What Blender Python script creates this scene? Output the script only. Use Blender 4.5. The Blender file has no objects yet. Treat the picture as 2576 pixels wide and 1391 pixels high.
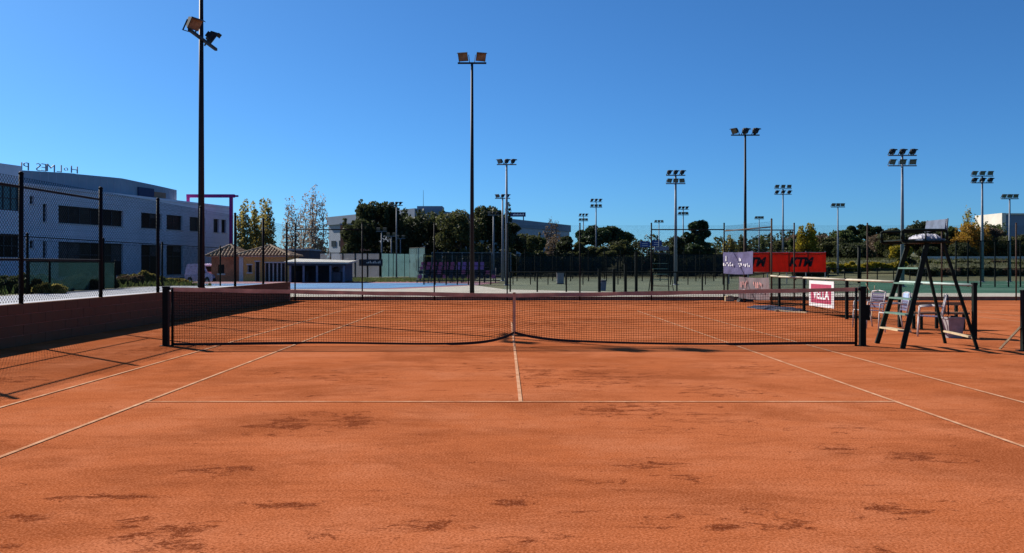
import bpy, math, random
import numpy as np
from mathutils import Vector, Matrix
random.seed(7)
R = math.radians
scene = bpy.context.scene
COL = scene.collection

# ------------------------------------------------------------------ camera, sky, sun, exposure
CAMH = 1.51
FPX = 2130.0            # focal length, in pixels of a 2575 px wide picture
VX, VY = 1270.0, 665.0  # where the court's lines meet, in those pixels
cam_d = bpy.data.cameras.new('camera')
cam = bpy.data.objects.new('camera', cam_d)
COL.objects.link(cam)
cam.location = (0, 0, CAMH)
cam.rotation_euler = (R(90), 0, 0)
cam_d.sensor_width = 36.0
cam_d.lens = 36.0 * FPX / 2575.0
cam_d.shift_x = 17.5 / 2575
cam_d.shift_y = -30.5 / 2575
cam_d.clip_start = 0.05
cam_d.clip_end = 5000
scene.camera = cam

SUN_EL, SUN_AZ = R(34), R(48)           # azimuth: to the left of straight ahead
world = bpy.data.worlds.new('World')
scene.world = world
world.use_nodes = True
wn = world.node_tree
bg = wn.nodes['Background']
sky = wn.nodes.new('ShaderNodeTexSky')
sky.sky_type = 'NISHITA'
sky.sun_disc = False
sky.sun_elevation = SUN_EL
sky.sun_rotation = -SUN_AZ
sky.altitude = 2000
sky.air_density = 1.0
sky.dust_density = 2.0
sky.ozone_density = 8.0
tint = wn.nodes.new('ShaderNodeMix')       # the camera's strong blue
tint.data_type = 'RGBA'
tint.blend_type = 'MULTIPLY'
tint.inputs[0].default_value = 1.0
tint.inputs[7].default_value = (0.47, 0.82, 1.0, 1)
wn.links.new(sky.outputs[0], tint.inputs[6])
wn.links.new(tint.outputs[2], bg.inputs[0])
bg.inputs[1].default_value = 0.078

sun_d = bpy.data.lights.new('sun', 'SUN')
sun = bpy.data.objects.new('sun', sun_d)
COL.objects.link(sun)
sun_d.energy = 5.0
sun_d.angle = R(0.53)
sun_d.color = (1.0, 0.94, 0.86)
sdir = Vector((-math.sin(SUN_AZ) * math.cos(SUN_EL), math.cos(SUN_AZ) * math.cos(SUN_EL), math.sin(SUN_EL)))
sun.rotation_euler = sdir.to_track_quat('Z', 'Y').to_euler()
sun.location = sdir * 60

scene.view_settings.view_transform = 'Standard'
scene.view_settings.look = 'None'
scene.view_settings.exposure = 0.6
scene.view_settings.gamma = 1.0
scene.render.engine = 'CYCLES'
scene.cycles.max_bounces = 8
scene.cycles.transparent_max_bounces = 24


def P(px, py, d):
    """direction of a picture point taken to the depth d"""
    return Vector(((px - VX) * d / FPX, d, CAMH - (py - VY) * d / FPX))


def LAT(px, d):
    return (px - VX) * d / FPX


def ZZ(py, d):
    return CAMH - (py - VY) * d / FPX


# ------------------------------------------------------------------ mesh helpers
class MB:
    def __init__(self):
        self.v = []
        self.f = []

    def poly(self, pts):
        b = len(self.v)
        self.v += [tuple(p) for p in pts]
        self.f.append(tuple(range(b, b + len(pts))))
        return self

    def box(self, c, s, rz=0.0):
        cx, cy, cz = c
        hx, hy, hz = s[0] / 2, s[1] / 2, s[2] / 2
        ca, sa = math.cos(rz), math.sin(rz)
        b = len(self.v)
        for z in (-hz, hz):
            for x, y in ((-hx, -hy), (hx, -hy), (hx, hy), (-hx, hy)):
                self.v.append((cx + x * ca - y * sa, cy + x * sa + y * ca, cz + z))
        for q in ((0, 3, 2, 1), (4, 5, 6, 7), (0, 1, 5, 4), (1, 2, 6, 5), (2, 3, 7, 6), (3, 0, 4, 7)):
            self.f.append(tuple(b + i for i in q))
        return self

    def bx(self, x0, x1, y0, y1, z0, z1):
        return self.box(((x0 + x1) / 2, (y0 + y1) / 2, (z0 + z1) / 2), (abs(x1 - x0), abs(y1 - y0), abs(z1 - z0)))

    def tube(self, p0, p1, r0, r1=None, n=8, cap=True, ph=0.0):
        p0, p1 = Vector(p0), Vector(p1)
        if r1 is None:
            r1 = r0
        ax = p1 - p0
        if ax.length < 1e-6:
            return self
        ax.normalize()
        up = Vector((0, 0, 1)) if abs(ax.z) < 0.95 else Vector((1, 0, 0))
        a = ax.cross(up).normalized()
        c = ax.cross(a)
        b = len(self.v)
        for p, r in ((p0, r0), (p1, r1)):
            for i in range(n):
                t = 2 * math.pi * i / n + ph
                self.v.append(tuple(p + a * (math.cos(t) * r) + c * (math.sin(t) * r)))
        for i in range(n):
            j = (i + 1) % n
            self.f.append((b + i, b + j, b + n + j, b + n + i))
        if cap:
            self.f.append(tuple(b + i for i in range(n - 1, -1, -1)))
            self.f.append(tuple(b + n + i for i in range(n)))
        return self

    def path(self, pts, r, n=6):
        for i in range(len(pts) - 1):
            self.tube(pts[i], pts[i + 1], r, r, n)
        return self

    def bar(self, p0, p1, w, h, up=(0, 0, 1)):
        """square bar; w across, h along up"""
        p0, p1 = Vector(p0), Vector(p1)
        ax = (p1 - p0).normalized()
        upv = Vector(up)
        a = ax.cross(upv)
        if a.length < 1e-4:
            a = ax.cross(Vector((1, 0, 0)))
        a.normalize()
        c = a.cross(ax).normalized()
        b = len(self.v)
        for p in (p0, p1):
            for sx, sy in ((-1, -1), (1, -1), (1, 1), (-1, 1)):
                self.v.append(tuple(p + a * (sx * w / 2) + c * (sy * h / 2)))
        for q in ((0, 3, 2, 1), (4, 5, 6, 7), (0, 1, 5, 4), (1, 2, 6, 5), (2, 3, 7, 6), (3, 0, 4, 7)):
            self.f.append(tuple(b + i for i in q))
        return self

    def prism(self, pts2, z0, z1):
        n = len(pts2)
        b = len(self.v)
        for z in (z0, z1):
            for x, y in pts2:
                self.v.append((x, y, z))
        for i in range(n):
            j = (i + 1) % n
            self.f.append((b + i, b + j, b + n + j, b + n + i))
        self.f.append(tuple(b + i for i in range(n - 1, -1, -1)))
        self.f.append(tuple(b + n + i for i in range(n)))
        return self

    def extr(self, pts, nrm, t):
        """a polygon in space thickened along nrm"""
        nrm = Vector(nrm).normalized() * t
        n = len(pts)
        b = len(self.v)
        for p in pts:
            self.v.append(tuple(p))
        for p in pts:
            self.v.append(tuple(Vector(p) + nrm))
        for i in range(n):
            j = (i + 1) % n
            self.f.append((b + i, b + j, b + n + j, b + n + i))
        self.f.append(tuple(b + i for i in range(n - 1, -1, -1)))
        self.f.append(tuple(b + n + i for i in range(n)))
        return self

    def lathe(self, prof, c=(0, 0, 0), n=12):
        b = len(self.v)
        for r, z in prof:
            for i in range(n):
                t = 2 * math.pi * i / n
                self.v.append((c[0] + r * math.cos(t), c[1] + r * math.sin(t), c[2] + z))
        for k in range(len(prof) - 1):
            for i in range(n):
                j = (i + 1) % n
                self.f.append((b + k * n + i, b + k * n + j, b + (k + 1) * n + j, b + (k + 1) * n + i))
        self.f.append(tuple(b + i for i in range(n - 1, -1, -1)))
        self.f.append(tuple(b + (len(prof) - 1) * n + i for i in range(n)))
        return self

    def mesh(self, name, mat, origin=None, smooth=False):
        me = bpy.data.meshes.new(name)
        v = self.v
        if origin is not None:
            ox, oy, oz = origin
            v = [(a - ox, b - oy, c - oz) for a, b, c in v]
        me.from_pydata(v, [], self.f)
        me.materials.append(MAT[mat] if isinstance(mat, str) else mat)
        if smooth:
            me.polygons.foreach_set('use_smooth', [True] * len(me.polygons))
        me.update()
        return me

    def build(self, name, mat, parent=None, origin=None, smooth=False):
        return link(name, self.mesh(name, mat, origin, smooth), parent)


def link(name, me, parent=None, loc=(0, 0, 0), rz=0.0):
    o = bpy.data.objects.new(name, me)
    COL.objects.link(o)
    o.location = loc
    o.rotation_euler = (0, 0, rz)
    if parent is not None:
        o.parent = parent
    return o


def tag(o, label=None, cat=None, group=None, kind=None):
    if label:
        o['label'] = label
    if cat:
        o['category'] = cat
    if group:
        o['group'] = group
    if kind:
        o['kind'] = kind
    return o


def thing(name, loc, label, cat, group=None, rz=0.0):
    o = bpy.data.objects.new(name, None)
    COL.objects.link(o)
    o.empty_display_size = 0.3
    o.location = loc
    o.rotation_euler = (0, 0, rz)
    return tag(o, label, cat, group)


def copy_tree(o, parent=None):
    c = o.copy()
    COL.objects.link(c)
    c.parent = parent
    for ch in list(o.children):
        copy_tree(ch, c)
    return c


def text_mesh(name, body, size, mat, parent, loc, rot, extrude=0.01, bold=0.0, shear=0.0, sx=1.0):
    cu = bpy.data.curves.new(name, 'FONT')
    cu.body = body
    cu.size = size
    cu.align_x = 'CENTER'
    cu.align_y = 'CENTER'
    cu.extrude = extrude
    cu.offset = bold
    cu.shear = shear
    cu.resolution_u = 2
    tmp = bpy.data.objects.new('tmp_text', cu)
    COL.objects.link(tmp)
    dg = bpy.context.evaluated_depsgraph_get()
    me = bpy.data.meshes.new_from_object(tmp.evaluated_get(dg))
    bpy.data.objects.remove(tmp)
    me.name = name
    me.materials.clear()
    me.materials.append(MAT[mat])
    o = bpy.data.objects.new(name, me)
    COL.objects.link(o)
    o.parent = parent
    o.location = loc
    o.rotation_euler = rot
    o.scale = (sx, 1, 1)
    return o


# ------------------------------------------------------------------ materials
MAT = {}


def mk(name, col, rough=0.7, var=0.15, scale=3.0, bump=0.0, bscale=40.0, metal=0.0, spec=0.3, col2=None, detail=5.0,
       transl=0.0, alpha=None, stretch=None):
    m = bpy.data.materials.new(name)
    m.use_nodes = True
    nt = m.node_tree
    nd, lk = nt.nodes, nt.links
    p = nd['Principled BSDF']
    p.inputs['Roughness'].default_value = rough
    p.inputs['Metallic'].default_value = metal
    p.inputs['Specular IOR Level'].default_value = spec
    tc = nd.new('ShaderNodeTexCoord')
    src = tc.outputs['Object']
    if stretch:
        mp = nd.new('ShaderNodeMapping')
        mp.inputs['Scale'].default_value = stretch
        lk.new(src, mp.inputs[0])
        src = mp.outputs[0]
    n = nd.new('ShaderNodeTexNoise')
    n.inputs['Scale'].default_value = scale
    n.inputs['Detail'].default_value = detail
    n.inputs['Roughness'].default_value = 0.65
    lk.new(src, n.inputs['Vector'])
    mix = nd.new('ShaderNodeMix')
    mix.data_type = 'RGBA'
    c1 = tuple(max(0, c * (1 - var)) for c in col)
    c2 = tuple(min(1, c * (1 + var)) for c in col) if col2 is None else col2
    mix.inputs[6].default_value = (*c1, 1)
    mix.inputs[7].default_value = (*c2, 1)
    mr = nd.new('ShaderNodeMapRange')
    mr.inputs[1].default_value = 0.3
    mr.inputs[2].default_value = 0.7
    lk.new(n.outputs['Fac'], mr.inputs[0])
    lk.new(mr.outputs[0], mix.inputs[0])
    lk.new(mix.outputs[2], p.inputs['Base Color'])
    if bump > 0:
        n2 = nd.new('ShaderNodeTexNoise')
        n2.inputs['Scale'].default_value = bscale
        n2.inputs['Detail'].default_value = 3
        lk.new(tc.outputs['Object'], n2.inputs['Vector'])
        b = nd.new('ShaderNodeBump')
        b.inputs['Strength'].default_value = bump
        b.inputs['Distance'].default_value = 0.02
        lk.new(n2.outputs['Fac'], b.inputs['Height'])
        lk.new(b.outputs[0], p.inputs['Normal'])
    out = nd['Material Output']
    sh = p.outputs[0]
    if transl > 0:
        t = nd.new('ShaderNodeBsdfTranslucent')
        lk.new(mix.outputs[2], t.inputs['Color'])
        ms = nd.new('ShaderNodeMixShader')
        ms.inputs[0].default_value = transl
        lk.new(sh, ms.inputs[1])
        lk.new(t.outputs[0], ms.inputs[2])
        sh = ms.outputs[0]
    if alpha is not None:
        t = nd.new('ShaderNodeBsdfTransparent')
        ms = nd.new('ShaderNodeMixShader')
        ms.inputs[0].default_value = alpha
        lk.new(t.outputs[0], ms.inputs[1])
        lk.new(sh, ms.inputs[2])
        sh = ms.outputs[0]
    lk.new(sh, out.inputs[0])
    MAT[name] = m
    return m


def leafmat(name, c1, c2, transl=0.25):
    """leaves: colour varies from clump to clump"""
    m = mk(name, c1, rough=0.6, var=0.0, scale=0.9, col2=c2, spec=0.25, transl=transl, detail=3.0)
    return m


mk('dark_green_paint', (0.0045, 0.008, 0.0065), 0.65, 0.3, 8, spec=0.12)
mk('chair_green', (0.005, 0.013, 0.009), 0.65, 0.4, 10, spec=0.12)
mk('step_green', (0.11, 0.2, 0.15), 0.6, 0.3, 12)
mk('fence_post', (0.006, 0.0065, 0.008), 0.7, 0.3, 9, spec=0.12)
mk('rust_post', (0.06, 0.036, 0.022), 0.7, 0.35, 9, spec=0.2)
mk('wire', (0.006, 0.007, 0.009), 1.0, 0.2, 5, spec=0.0)
mk('wire_green', (0.008, 0.018, 0.014), 1.0, 0.2, 5, spec=0.0)
mk('rail_pale', (0.42, 0.37, 0.27), 0.55, 0.2, 6, bump=0.1)
mk('rail_green', (0.33, 0.42, 0.36), 0.5, 0.2, 6)
mk('galvanised', (0.17, 0.19, 0.22), 0.6, 0.2, 6, metal=0.1, spec=0.3)
mk('dark_pole', (0.010, 0.009, 0.013), 0.6, 0.3, 6, spec=0.25)
mk('lamp_housing', (0.02, 0.026, 0.034), 0.7, 0.25, 8, spec=0.12)
mk('lamp_lens', (0.10, 0.06, 0.035), 0.3, 0.35, 4, spec=0.25, col2=(0.26, 0.19, 0.12))
mk('lamp_lens_grey', (0.10, 0.115, 0.115), 0.35, 0.3, 4, spec=0.25)
mk('net_black', (0.008, 0.005, 0.005), 1.0, 0.3, 8, spec=0.0)
mk('net_band', (0.016, 0.014, 0.014), 0.8, 0.3, 8)
mk('net_tape', (0.44, 0.28, 0.23), 0.9, 0.25, 3.5, transl=0.4)
mk('strap', (0.5, 0.27, 0.16), 0.85, 0.2, 12)
mk('block', (0.25, 0.112, 0.060), 0.95, 0.35, 3, bump=0.35, bscale=60, col2=(0.15, 0.074, 0.044), spec=0.05, detail=8)
mk('mortar', (0.36, 0.17, 0.12), 0.95, 0.25, 9, bump=0.3, spec=0.05)
mk('concrete_pale', (0.40, 0.365, 0.29), 0.9, 0.2, 0.8, bump=0.15)
mk('concrete_path', (0.40, 0.41, 0.44), 0.9, 0.12, 0.7, bump=0.15)
mk('kerb', (0.22, 0.13, 0.09), 0.9, 0.3, 4, bump=0.2)
mk('blue_court', (0.03, 0.15, 0.38), 0.8, 0.3, 0.25, col2=(0.08, 0.26, 0.46))
mk('track_red', (0.27, 0.12, 0.14), 0.85, 0.2, 0.4)
mk('turf', (0.065, 0.095, 0.05), 0.95, 0.3, 0.35, col2=(0.125, 0.14, 0.075), bump=0.3, bscale=30)
mk('turf_green', (0.024, 0.095, 0.05), 0.9, 0.25, 0.3)
mk('grass', (0.06, 0.075, 0.025), 0.95, 0.3, 0.25, col2=(0.13, 0.12, 0.05), bump=0.4, bscale=8)
mk('dry_bank', (0.16, 0.13, 0.06), 0.95, 0.35, 0.3, col2=(0.08, 0.1, 0.03), bump=0.4, bscale=6)
mk('line_paint', (0.40, 0.16, 0.075), 0.9, 0.0, 5, col2=(0.68, 0.40, 0.24), bump=0.15, detail=9, spec=0.0)
mk('white_line', (0.7, 0.7, 0.66), 0.8, 0.1, 6)
mk('white_paint', (0.40, 0.36, 0.34), 0.5, 0.2, 10, spec=0.3)
mk('seat_lilac', (0.12, 0.105, 0.17), 0.7, 0.25, 14)
mk('towel', (0.38, 0.5, 0.72), 0.9, 0.12, 12, transl=0.2, bump=0.3)
mk('dark_cloth', (0.02, 0.025, 0.05), 0.9, 0.3, 12)
mk('wood', (0.26, 0.15, 0.08), 0.75, 0.3, 5, bump=0.2, stretch=(1, 1, 8))
mk('wood_pale', (0.5, 0.38, 0.22), 0.75, 0.25, 7, bump=0.2)
mk('bin_grey', (0.27, 0.24, 0.24), 0.65, 0.2, 9)
mk('bag_white', (0.30, 0.29, 0.34), 0.5, 0.4, 9, col2=(0.5, 0.48, 0.52), bump=0.6, bscale=18)
mk('seat_grey', (0.13, 0.16, 0.22), 0.55, 0.3, 7, spec=0.3)
mk('banner_red', (0.66, 0.055, 0.012), 0.6, 0.12, 1.2, transl=0.5, bump=0.2, bscale=4)
mk('banner_lilac', (0.14, 0.125, 0.25), 0.6, 0.25, 3, transl=0.3, bump=0.5, bscale=8)
mk('banner_grey', (0.24, 0.22, 0.23), 0.6, 0.15, 3, transl=0.3, bump=0.5, bscale=8, col2=(0.27, 0.18, 0.18))
mk('banner_white', (0.62, 0.60, 0.59), 0.6, 0.06, 6, bump=0.15, bscale=10)
mk('crimson', (0.33, 0.03, 0.075), 0.6, 0.2, 4)
mk('print_white', (0.8, 0.78, 0.78), 0.7, 0.05, 8)
mk('print_black', (0.012, 0.01, 0.012), 0.7, 0.2, 8)
mk('print_pink', (0.55, 0.25, 0.22), 0.7, 0.2, 12)
mk('print_orange', (0.30, 0.16, 0.10), 0.7, 0.2, 5)
mk('sign_blue', (0.03, 0.07, 0.25), 0.5, 0.15, 3)
mk('panel_navy', (0.02, 0.03, 0.09), 0.5, 0.2, 3)
mk('facade', (0.70, 0.68, 0.78), 0.85, 0.12, 0.35, bump=0.05, detail=9)
mk('facade_joint', (0.42, 0.43, 0.52), 0.9, 0.1, 1)
mk('attic', (0.27, 0.31, 0.38), 0.6, 0.12, 0.25, spec=0.4)
mk('glass_dark', (0.012, 0.010, 0.012), 0.35, 0.6, 0.5, spec=0.12, col2=(0.03, 0.022, 0.02))
mk('glass_brown', (0.035, 0.022, 0.018), 0.3, 0.5, 0.6, spec=0.15, col2=(0.06, 0.042, 0.036))
mk('glass_reflection', (0.10, 0.085, 0.085), 0.5, 0.3, 1.5, spec=0.12)  # window reflections painted in as a paler glass colour
mk('glass_teal', (0.04, 0.10, 0.13), 0.12, 0.3, 0.4, spec=0.5)
mk('window_frame', (0.06, 0.06, 0.07), 0.5, 0.2, 4)
mk('magenta', (0.42, 0.03, 0.22), 0.6, 0.15, 3)
mk('letter_metal', (0.16, 0.2, 0.28), 0.6, 0.15, 3, spec=0.15)
mk('ochre_wall', (0.74, 0.37, 0.12), 0.9, 0.15, 1.5, bump=0.15)
mk('brick_wall', (0.52, 0.19, 0.10), 0.9, 0.2, 2, bump=0.2)
mk('pale_trim', (0.62, 0.56, 0.56), 0.8, 0.1, 4)
mk('roof_tile', (0.42, 0.25, 0.15), 0.8, 0.35, 5, col2=(0.62, 0.44, 0.26), bump=0.2)
mk('roof_under', (0.30, 0.16, 0.10), 0.9, 0.3, 4)
mk('roof_white', (0.46, 0.44, 0.38), 0.8, 0.2, 1.5)
mk('hut_dark', (0.035, 0.04, 0.055), 0.8, 0.3, 2)
mk('hut_panel', (0.15, 0.17, 0.24), 0.75, 0.25, 2)
mk('block_dark', (0.05, 0.055, 0.075), 0.8, 0.25, 0.7)
mk('far_concrete', (0.34, 0.37, 0.41), 0.85, 0.1, 0.2)
mk('far_roof', (0.17, 0.21, 0.27), 0.7, 0.12, 0.2)
mk('far_brick', (0.34, 0.14, 0.09), 0.9, 0.15, 0.5)
mk('cream_wall', (0.6, 0.55, 0.46), 0.85, 0.1, 0.5)
mk('van_paint', (0.72, 0.52, 0.76), 0.35, 0.06, 1.5, spec=0.4)
mk('tyre', (0.015, 0.015, 0.016), 0.85, 0.2, 9)
mk('rim', (0.3, 0.3, 0.32), 0.4, 0.1, 9, metal=0.6)
mk('plastic_dark', (0.02, 0.02, 0.022), 0.6, 0.2, 6)
mk('headlight_glass', (0.5, 0.5, 0.52), 0.15, 0.1, 9, spec=0.6)
mk('bench_seat', (0.26, 0.14, 0.33), 0.55, 0.2, 6)
mk('bench_seat_plum', (0.30, 0.09, 0.17), 0.55, 0.2, 6)
mk('screen_green', (0.05, 0.13, 0.12), 0.8, 0.2, 0.8, alpha=0.55, transl=0.3)
mk('screen_teal', (0.16, 0.30, 0.30), 0.8, 0.15, 0.8, alpha=0.72, transl=0.4)
mk('screen_dark', (0.012, 0.022, 0.024), 0.85, 0.35, 0.5, alpha=0.86)
mk('screen_pale', (0.38, 0.38, 0.42), 0.8, 0.15, 0.6, alpha=0.6, transl=0.3)
mk('bark', (0.07, 0.05, 0.038), 0.9, 0.35, 5, bump=0.4, bscale=25)
mk('bark_pale', (0.24, 0.19, 0.16), 0.9, 0.3, 5, bump=0.3, bscale=25)
leafmat('leaf_dark', (0.03, 0.04, 0.016), (0.075, 0.085, 0.035), 0.45)
leafmat('leaf_olive', (0.05, 0.06, 0.02), (0.12, 0.12, 0.045), 0.45)
leafmat('leaf_pine', (0.02, 0.042, 0.016), (0.055, 0.08, 0.03), 0.3)
leafmat('leaf_poplar', (0.17, 0.16, 0.04), (0.40, 0.31, 0.09), 0.58)
leafmat('leaf_autumn', (0.24, 0.19, 0.14), (0.42, 0.34, 0.26), 0.5)
leafmat('leaf_yellow', (0.22, 0.18, 0.015), (0.42, 0.32, 0.03), 0.45)
leafmat('leaf_orange', (0.26, 0.13, 0.02), (0.4, 0.25, 0.035), 0.45)
leafmat('leaf_brown', (0.1, 0.07, 0.045), (0.18, 0.13, 0.08), 0.45)
leafmat('leaf_mid', (0.05, 0.08, 0.025), (0.13, 0.15, 0.045), 0.45)


def clay_material():
    m = bpy.data.materials.new('clay')
    m.use_nodes = True
    nt = m.node_tree
    nd, lk = nt.nodes, nt.links
    p = nd['Principled BSDF']
    p.inputs['Roughness'].default_value = 0.9
    p.inputs['Specular IOR Level'].default_value = 0.0
    tc = nd.new('ShaderNodeTexCoord')

    def noise(scale, detail, rough=0.6, sc=None, dist=0.0):
        n = nd.new('ShaderNodeTexNoise')
        n.inputs['Scale'].default_value = scale
        n.inputs['Detail'].default_value = detail
        n.inputs['Roughness'].default_value = rough
        n.inputs['Distortion'].default_value = dist
        if sc:
            mp = nd.new('ShaderNodeMapping')
            mp.inputs['Scale'].default_value = sc
            lk.new(tc.outputs['Object'], mp.inputs[0])
            lk.new(mp.outputs[0], n.inputs['Vector'])
        else:
            lk.new(tc.outputs['Object'], n.inputs['Vector'])
        return n.outputs['Fac']

    def rng(v, a, b, lo=0.0, hi=1.0):
        r = nd.new('ShaderNodeMapRange')
        r.interpolation_type = 'SMOOTHSTEP'
        for i, x in enumerate((a, b, lo, hi)):
            r.inputs[1 + i].default_value = x
        lk.new(v, r.inputs[0])
        return r.outputs[0]

    def mixc(f, a, b):
        mx = nd.new('ShaderNodeMix')
        mx.data_type = 'RGBA'
        if isinstance(f, float):
            mx.inputs[0].default_value = f
        else:
            lk.new(f, mx.inputs[0])
        for i, c in ((6, a), (7, b)):
            if isinstance(c, tuple):
                mx.inputs[i].default_value = (*c, 1)
            else:
                lk.new(c, mx.inputs[i])
        return mx.outputs[2]

    def math_(op, a, b):
        n = nd.new('ShaderNodeMath')
        n.operation = op
        for i, x in enumerate((a, b)):
            if isinstance(x, float):
                n.inputs[i].default_value = x
            else:
                lk.new(x, n.inputs[i])
        return n.outputs[0]

    base = mixc(rng(noise(0.22, 3), 0.32, 0.68), CLAY_A, CLAY_B)
    # dry, paler dust
    base = mixc(rng(noise(0.8, 7, 0.72), 0.42, 0.72, 0, 0.55), base, CLAY_DUST)
    # broad damp areas and drag marks across the court
    base = mixc(rng(noise(0.42, 9, 0.72, (0.8, 1.2, 1), 0.5), 0.45, 0.64, 0, 0.75), base, CLAY_STREAK)
    base = mixc(rng(noise(1.6, 8, 0.7, (0.3, 2.4, 1)), 0.48, 0.70, 0, 0.5), base, CLAY_STREAK)
    # scuffs and slide marks
    base = mixc(rng(noise(5.5, 5, 0.7, (0.55, 1.4, 1), 0.8), 0.57, 0.72, 0, 0.6), base, CLAY_STREAK)
    # damp or worn patches
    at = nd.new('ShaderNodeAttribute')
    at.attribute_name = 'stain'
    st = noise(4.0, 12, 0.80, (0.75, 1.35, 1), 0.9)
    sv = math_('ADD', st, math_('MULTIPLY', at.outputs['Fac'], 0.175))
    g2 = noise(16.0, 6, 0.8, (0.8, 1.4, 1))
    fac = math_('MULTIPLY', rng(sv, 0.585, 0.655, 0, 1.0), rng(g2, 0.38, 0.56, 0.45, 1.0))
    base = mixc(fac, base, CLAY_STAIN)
    # grain
    g = noise(62.0, 3, 0.6)
    base = mixc(rng(g, 0.42, 0.70, 0, 0.72), base, CLAY_GRAIN)
    base = mixc(rng(g, 0.52, 0.30, 0, 0.5), base, CLAY_DUST)
    lk.new(base, p.inputs['Base Color'])
    b1 = nd.new('ShaderNodeBump')
    b1.inputs['Strength'].default_value = 0.22
    b1.inputs['Distance'].default_value = 0.012
    lk.new(math_('ADD', g, math_('MULTIPLY', st, 1.5)), b1.inputs['Height'])
    lk.new(b1.outputs[0], p.inputs['Normal'])
    MAT['clay'] = m


CLAY_A = (0.475, 0.138, 0.052)
CLAY_B = (0.415, 0.112, 0.037)
CLAY_DUST = (0.57, 0.205, 0.098)
CLAY_STREAK = (0.235, 0.058, 0.018)
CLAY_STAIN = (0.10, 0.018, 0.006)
CLAY_GRAIN = (0.185, 0.044, 0.014)
clay_material()


# ------------------------------------------------------------------ the ground
def ss(a, b, x):
    t = min(1.0, max(0.0, (x - a) / (b - a)))
    return t * t * (3 - 2 * t)


def terrace(y):
    return min(0.76, 1.47 - 0.0245 * y)


def gz(x, y):
    if y < 35.62:
        if x <= -9.14:
            return terrace(max(y, 0))
        return -0.03
    z = 0.10
    z -= 0.36 * ss(40, 70, y) * ss(-14, -20, x)
    z += (1.9 * ss(77, 95, y) + 1.5 * ss(98, 150, y)) * ss(24, 40, x)
    z += 0.5 * ss(200, 500, y)
    return z


xs = [-1600, -700, -300, -150, -90, -60, -45, -36, -28, -22, -20, -18, -16, -14, -12, -9.16, -9.13, -8, -4, 0, 5, 10, 15, 18, 22, 26, 30, 34,
      38, 42, 46, 52, 60, 75, 100, 150, 300, 700, 1600]
ys = [-120, -40, -10, 0, 10, 20, 26, 28, 29, 30, 31, 32, 33, 34, 35.6, 35.64, 38, 40, 44, 48, 52, 56, 60, 65, 70, 77, 80, 83, 86, 89, 92, 95, 98, 106,
      114, 122, 130, 140, 150, 170, 200, 250, 300, 400, 500, 800, 1500, 2600]
mb = MB()
for y in ys:
    for x in xs:
        mb.v.append((x, y, gz(x, y)))
nx = len(xs)
for j in range(len(ys) - 1):
    for i in range(nx - 1):
        a = j * nx + i
        mb.f.append((a, a + 1, a + nx + 1, a + nx))
tag(mb.build('ground', 'grass'), kind='structure')


def sheet(name, pts, z, mat, sub=None):
    m = MB()
    m.poly([(x, y, z) for x, y in pts])
    return tag(m.build(name, mat), kind='structure')


# clay: a fine grid so that the worn patches have a shape of their own
NET = 15.69
CX = 0.17
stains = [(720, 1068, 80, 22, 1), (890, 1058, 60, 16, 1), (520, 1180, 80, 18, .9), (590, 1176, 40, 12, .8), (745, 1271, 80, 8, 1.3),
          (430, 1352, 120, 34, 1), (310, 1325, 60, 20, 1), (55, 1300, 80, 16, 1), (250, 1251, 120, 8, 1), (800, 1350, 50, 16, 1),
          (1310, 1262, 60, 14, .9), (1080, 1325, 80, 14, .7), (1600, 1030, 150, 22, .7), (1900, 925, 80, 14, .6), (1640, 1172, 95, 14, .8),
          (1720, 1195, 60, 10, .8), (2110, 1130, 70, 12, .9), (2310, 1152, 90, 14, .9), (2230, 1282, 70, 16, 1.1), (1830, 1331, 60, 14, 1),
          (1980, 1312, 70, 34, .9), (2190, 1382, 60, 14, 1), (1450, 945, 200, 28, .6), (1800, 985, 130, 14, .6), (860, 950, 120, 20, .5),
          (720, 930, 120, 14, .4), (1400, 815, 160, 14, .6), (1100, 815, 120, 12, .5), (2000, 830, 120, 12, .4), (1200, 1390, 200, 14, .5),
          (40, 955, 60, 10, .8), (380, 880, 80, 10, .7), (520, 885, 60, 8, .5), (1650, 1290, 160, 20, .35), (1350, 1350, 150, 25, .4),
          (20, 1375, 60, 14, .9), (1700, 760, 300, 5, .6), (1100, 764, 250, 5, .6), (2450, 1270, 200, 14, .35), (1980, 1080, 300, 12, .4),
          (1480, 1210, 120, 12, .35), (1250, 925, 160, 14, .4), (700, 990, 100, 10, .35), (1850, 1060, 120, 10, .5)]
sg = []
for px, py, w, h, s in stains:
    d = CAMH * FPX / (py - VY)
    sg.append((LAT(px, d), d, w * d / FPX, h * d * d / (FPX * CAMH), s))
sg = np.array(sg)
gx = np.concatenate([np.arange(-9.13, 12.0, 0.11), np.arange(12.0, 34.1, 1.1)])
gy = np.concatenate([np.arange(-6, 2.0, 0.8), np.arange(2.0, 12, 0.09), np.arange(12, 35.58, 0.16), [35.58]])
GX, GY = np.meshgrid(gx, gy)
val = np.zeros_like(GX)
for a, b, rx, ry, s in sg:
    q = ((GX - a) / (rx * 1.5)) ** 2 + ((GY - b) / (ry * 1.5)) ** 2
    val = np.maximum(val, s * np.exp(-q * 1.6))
GZ = 0.006 * np.sin(GX * 0.9 + 0.4 * GY) * np.sin(GY * 0.7)
verts = np.stack([GX.ravel(), GY.ravel(), GZ.ravel() * 0.3], axis=1)
ny_, nx_ = GX.shape
ii = np.arange(ny_ * nx_).reshape(ny_, nx_)
quads = np.stack([ii[:-1, :-1].ravel(), ii[:-1, 1:].ravel(), ii[1:, 1:].ravel(), ii[1:, :-1].ravel()], axis=1)


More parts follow.
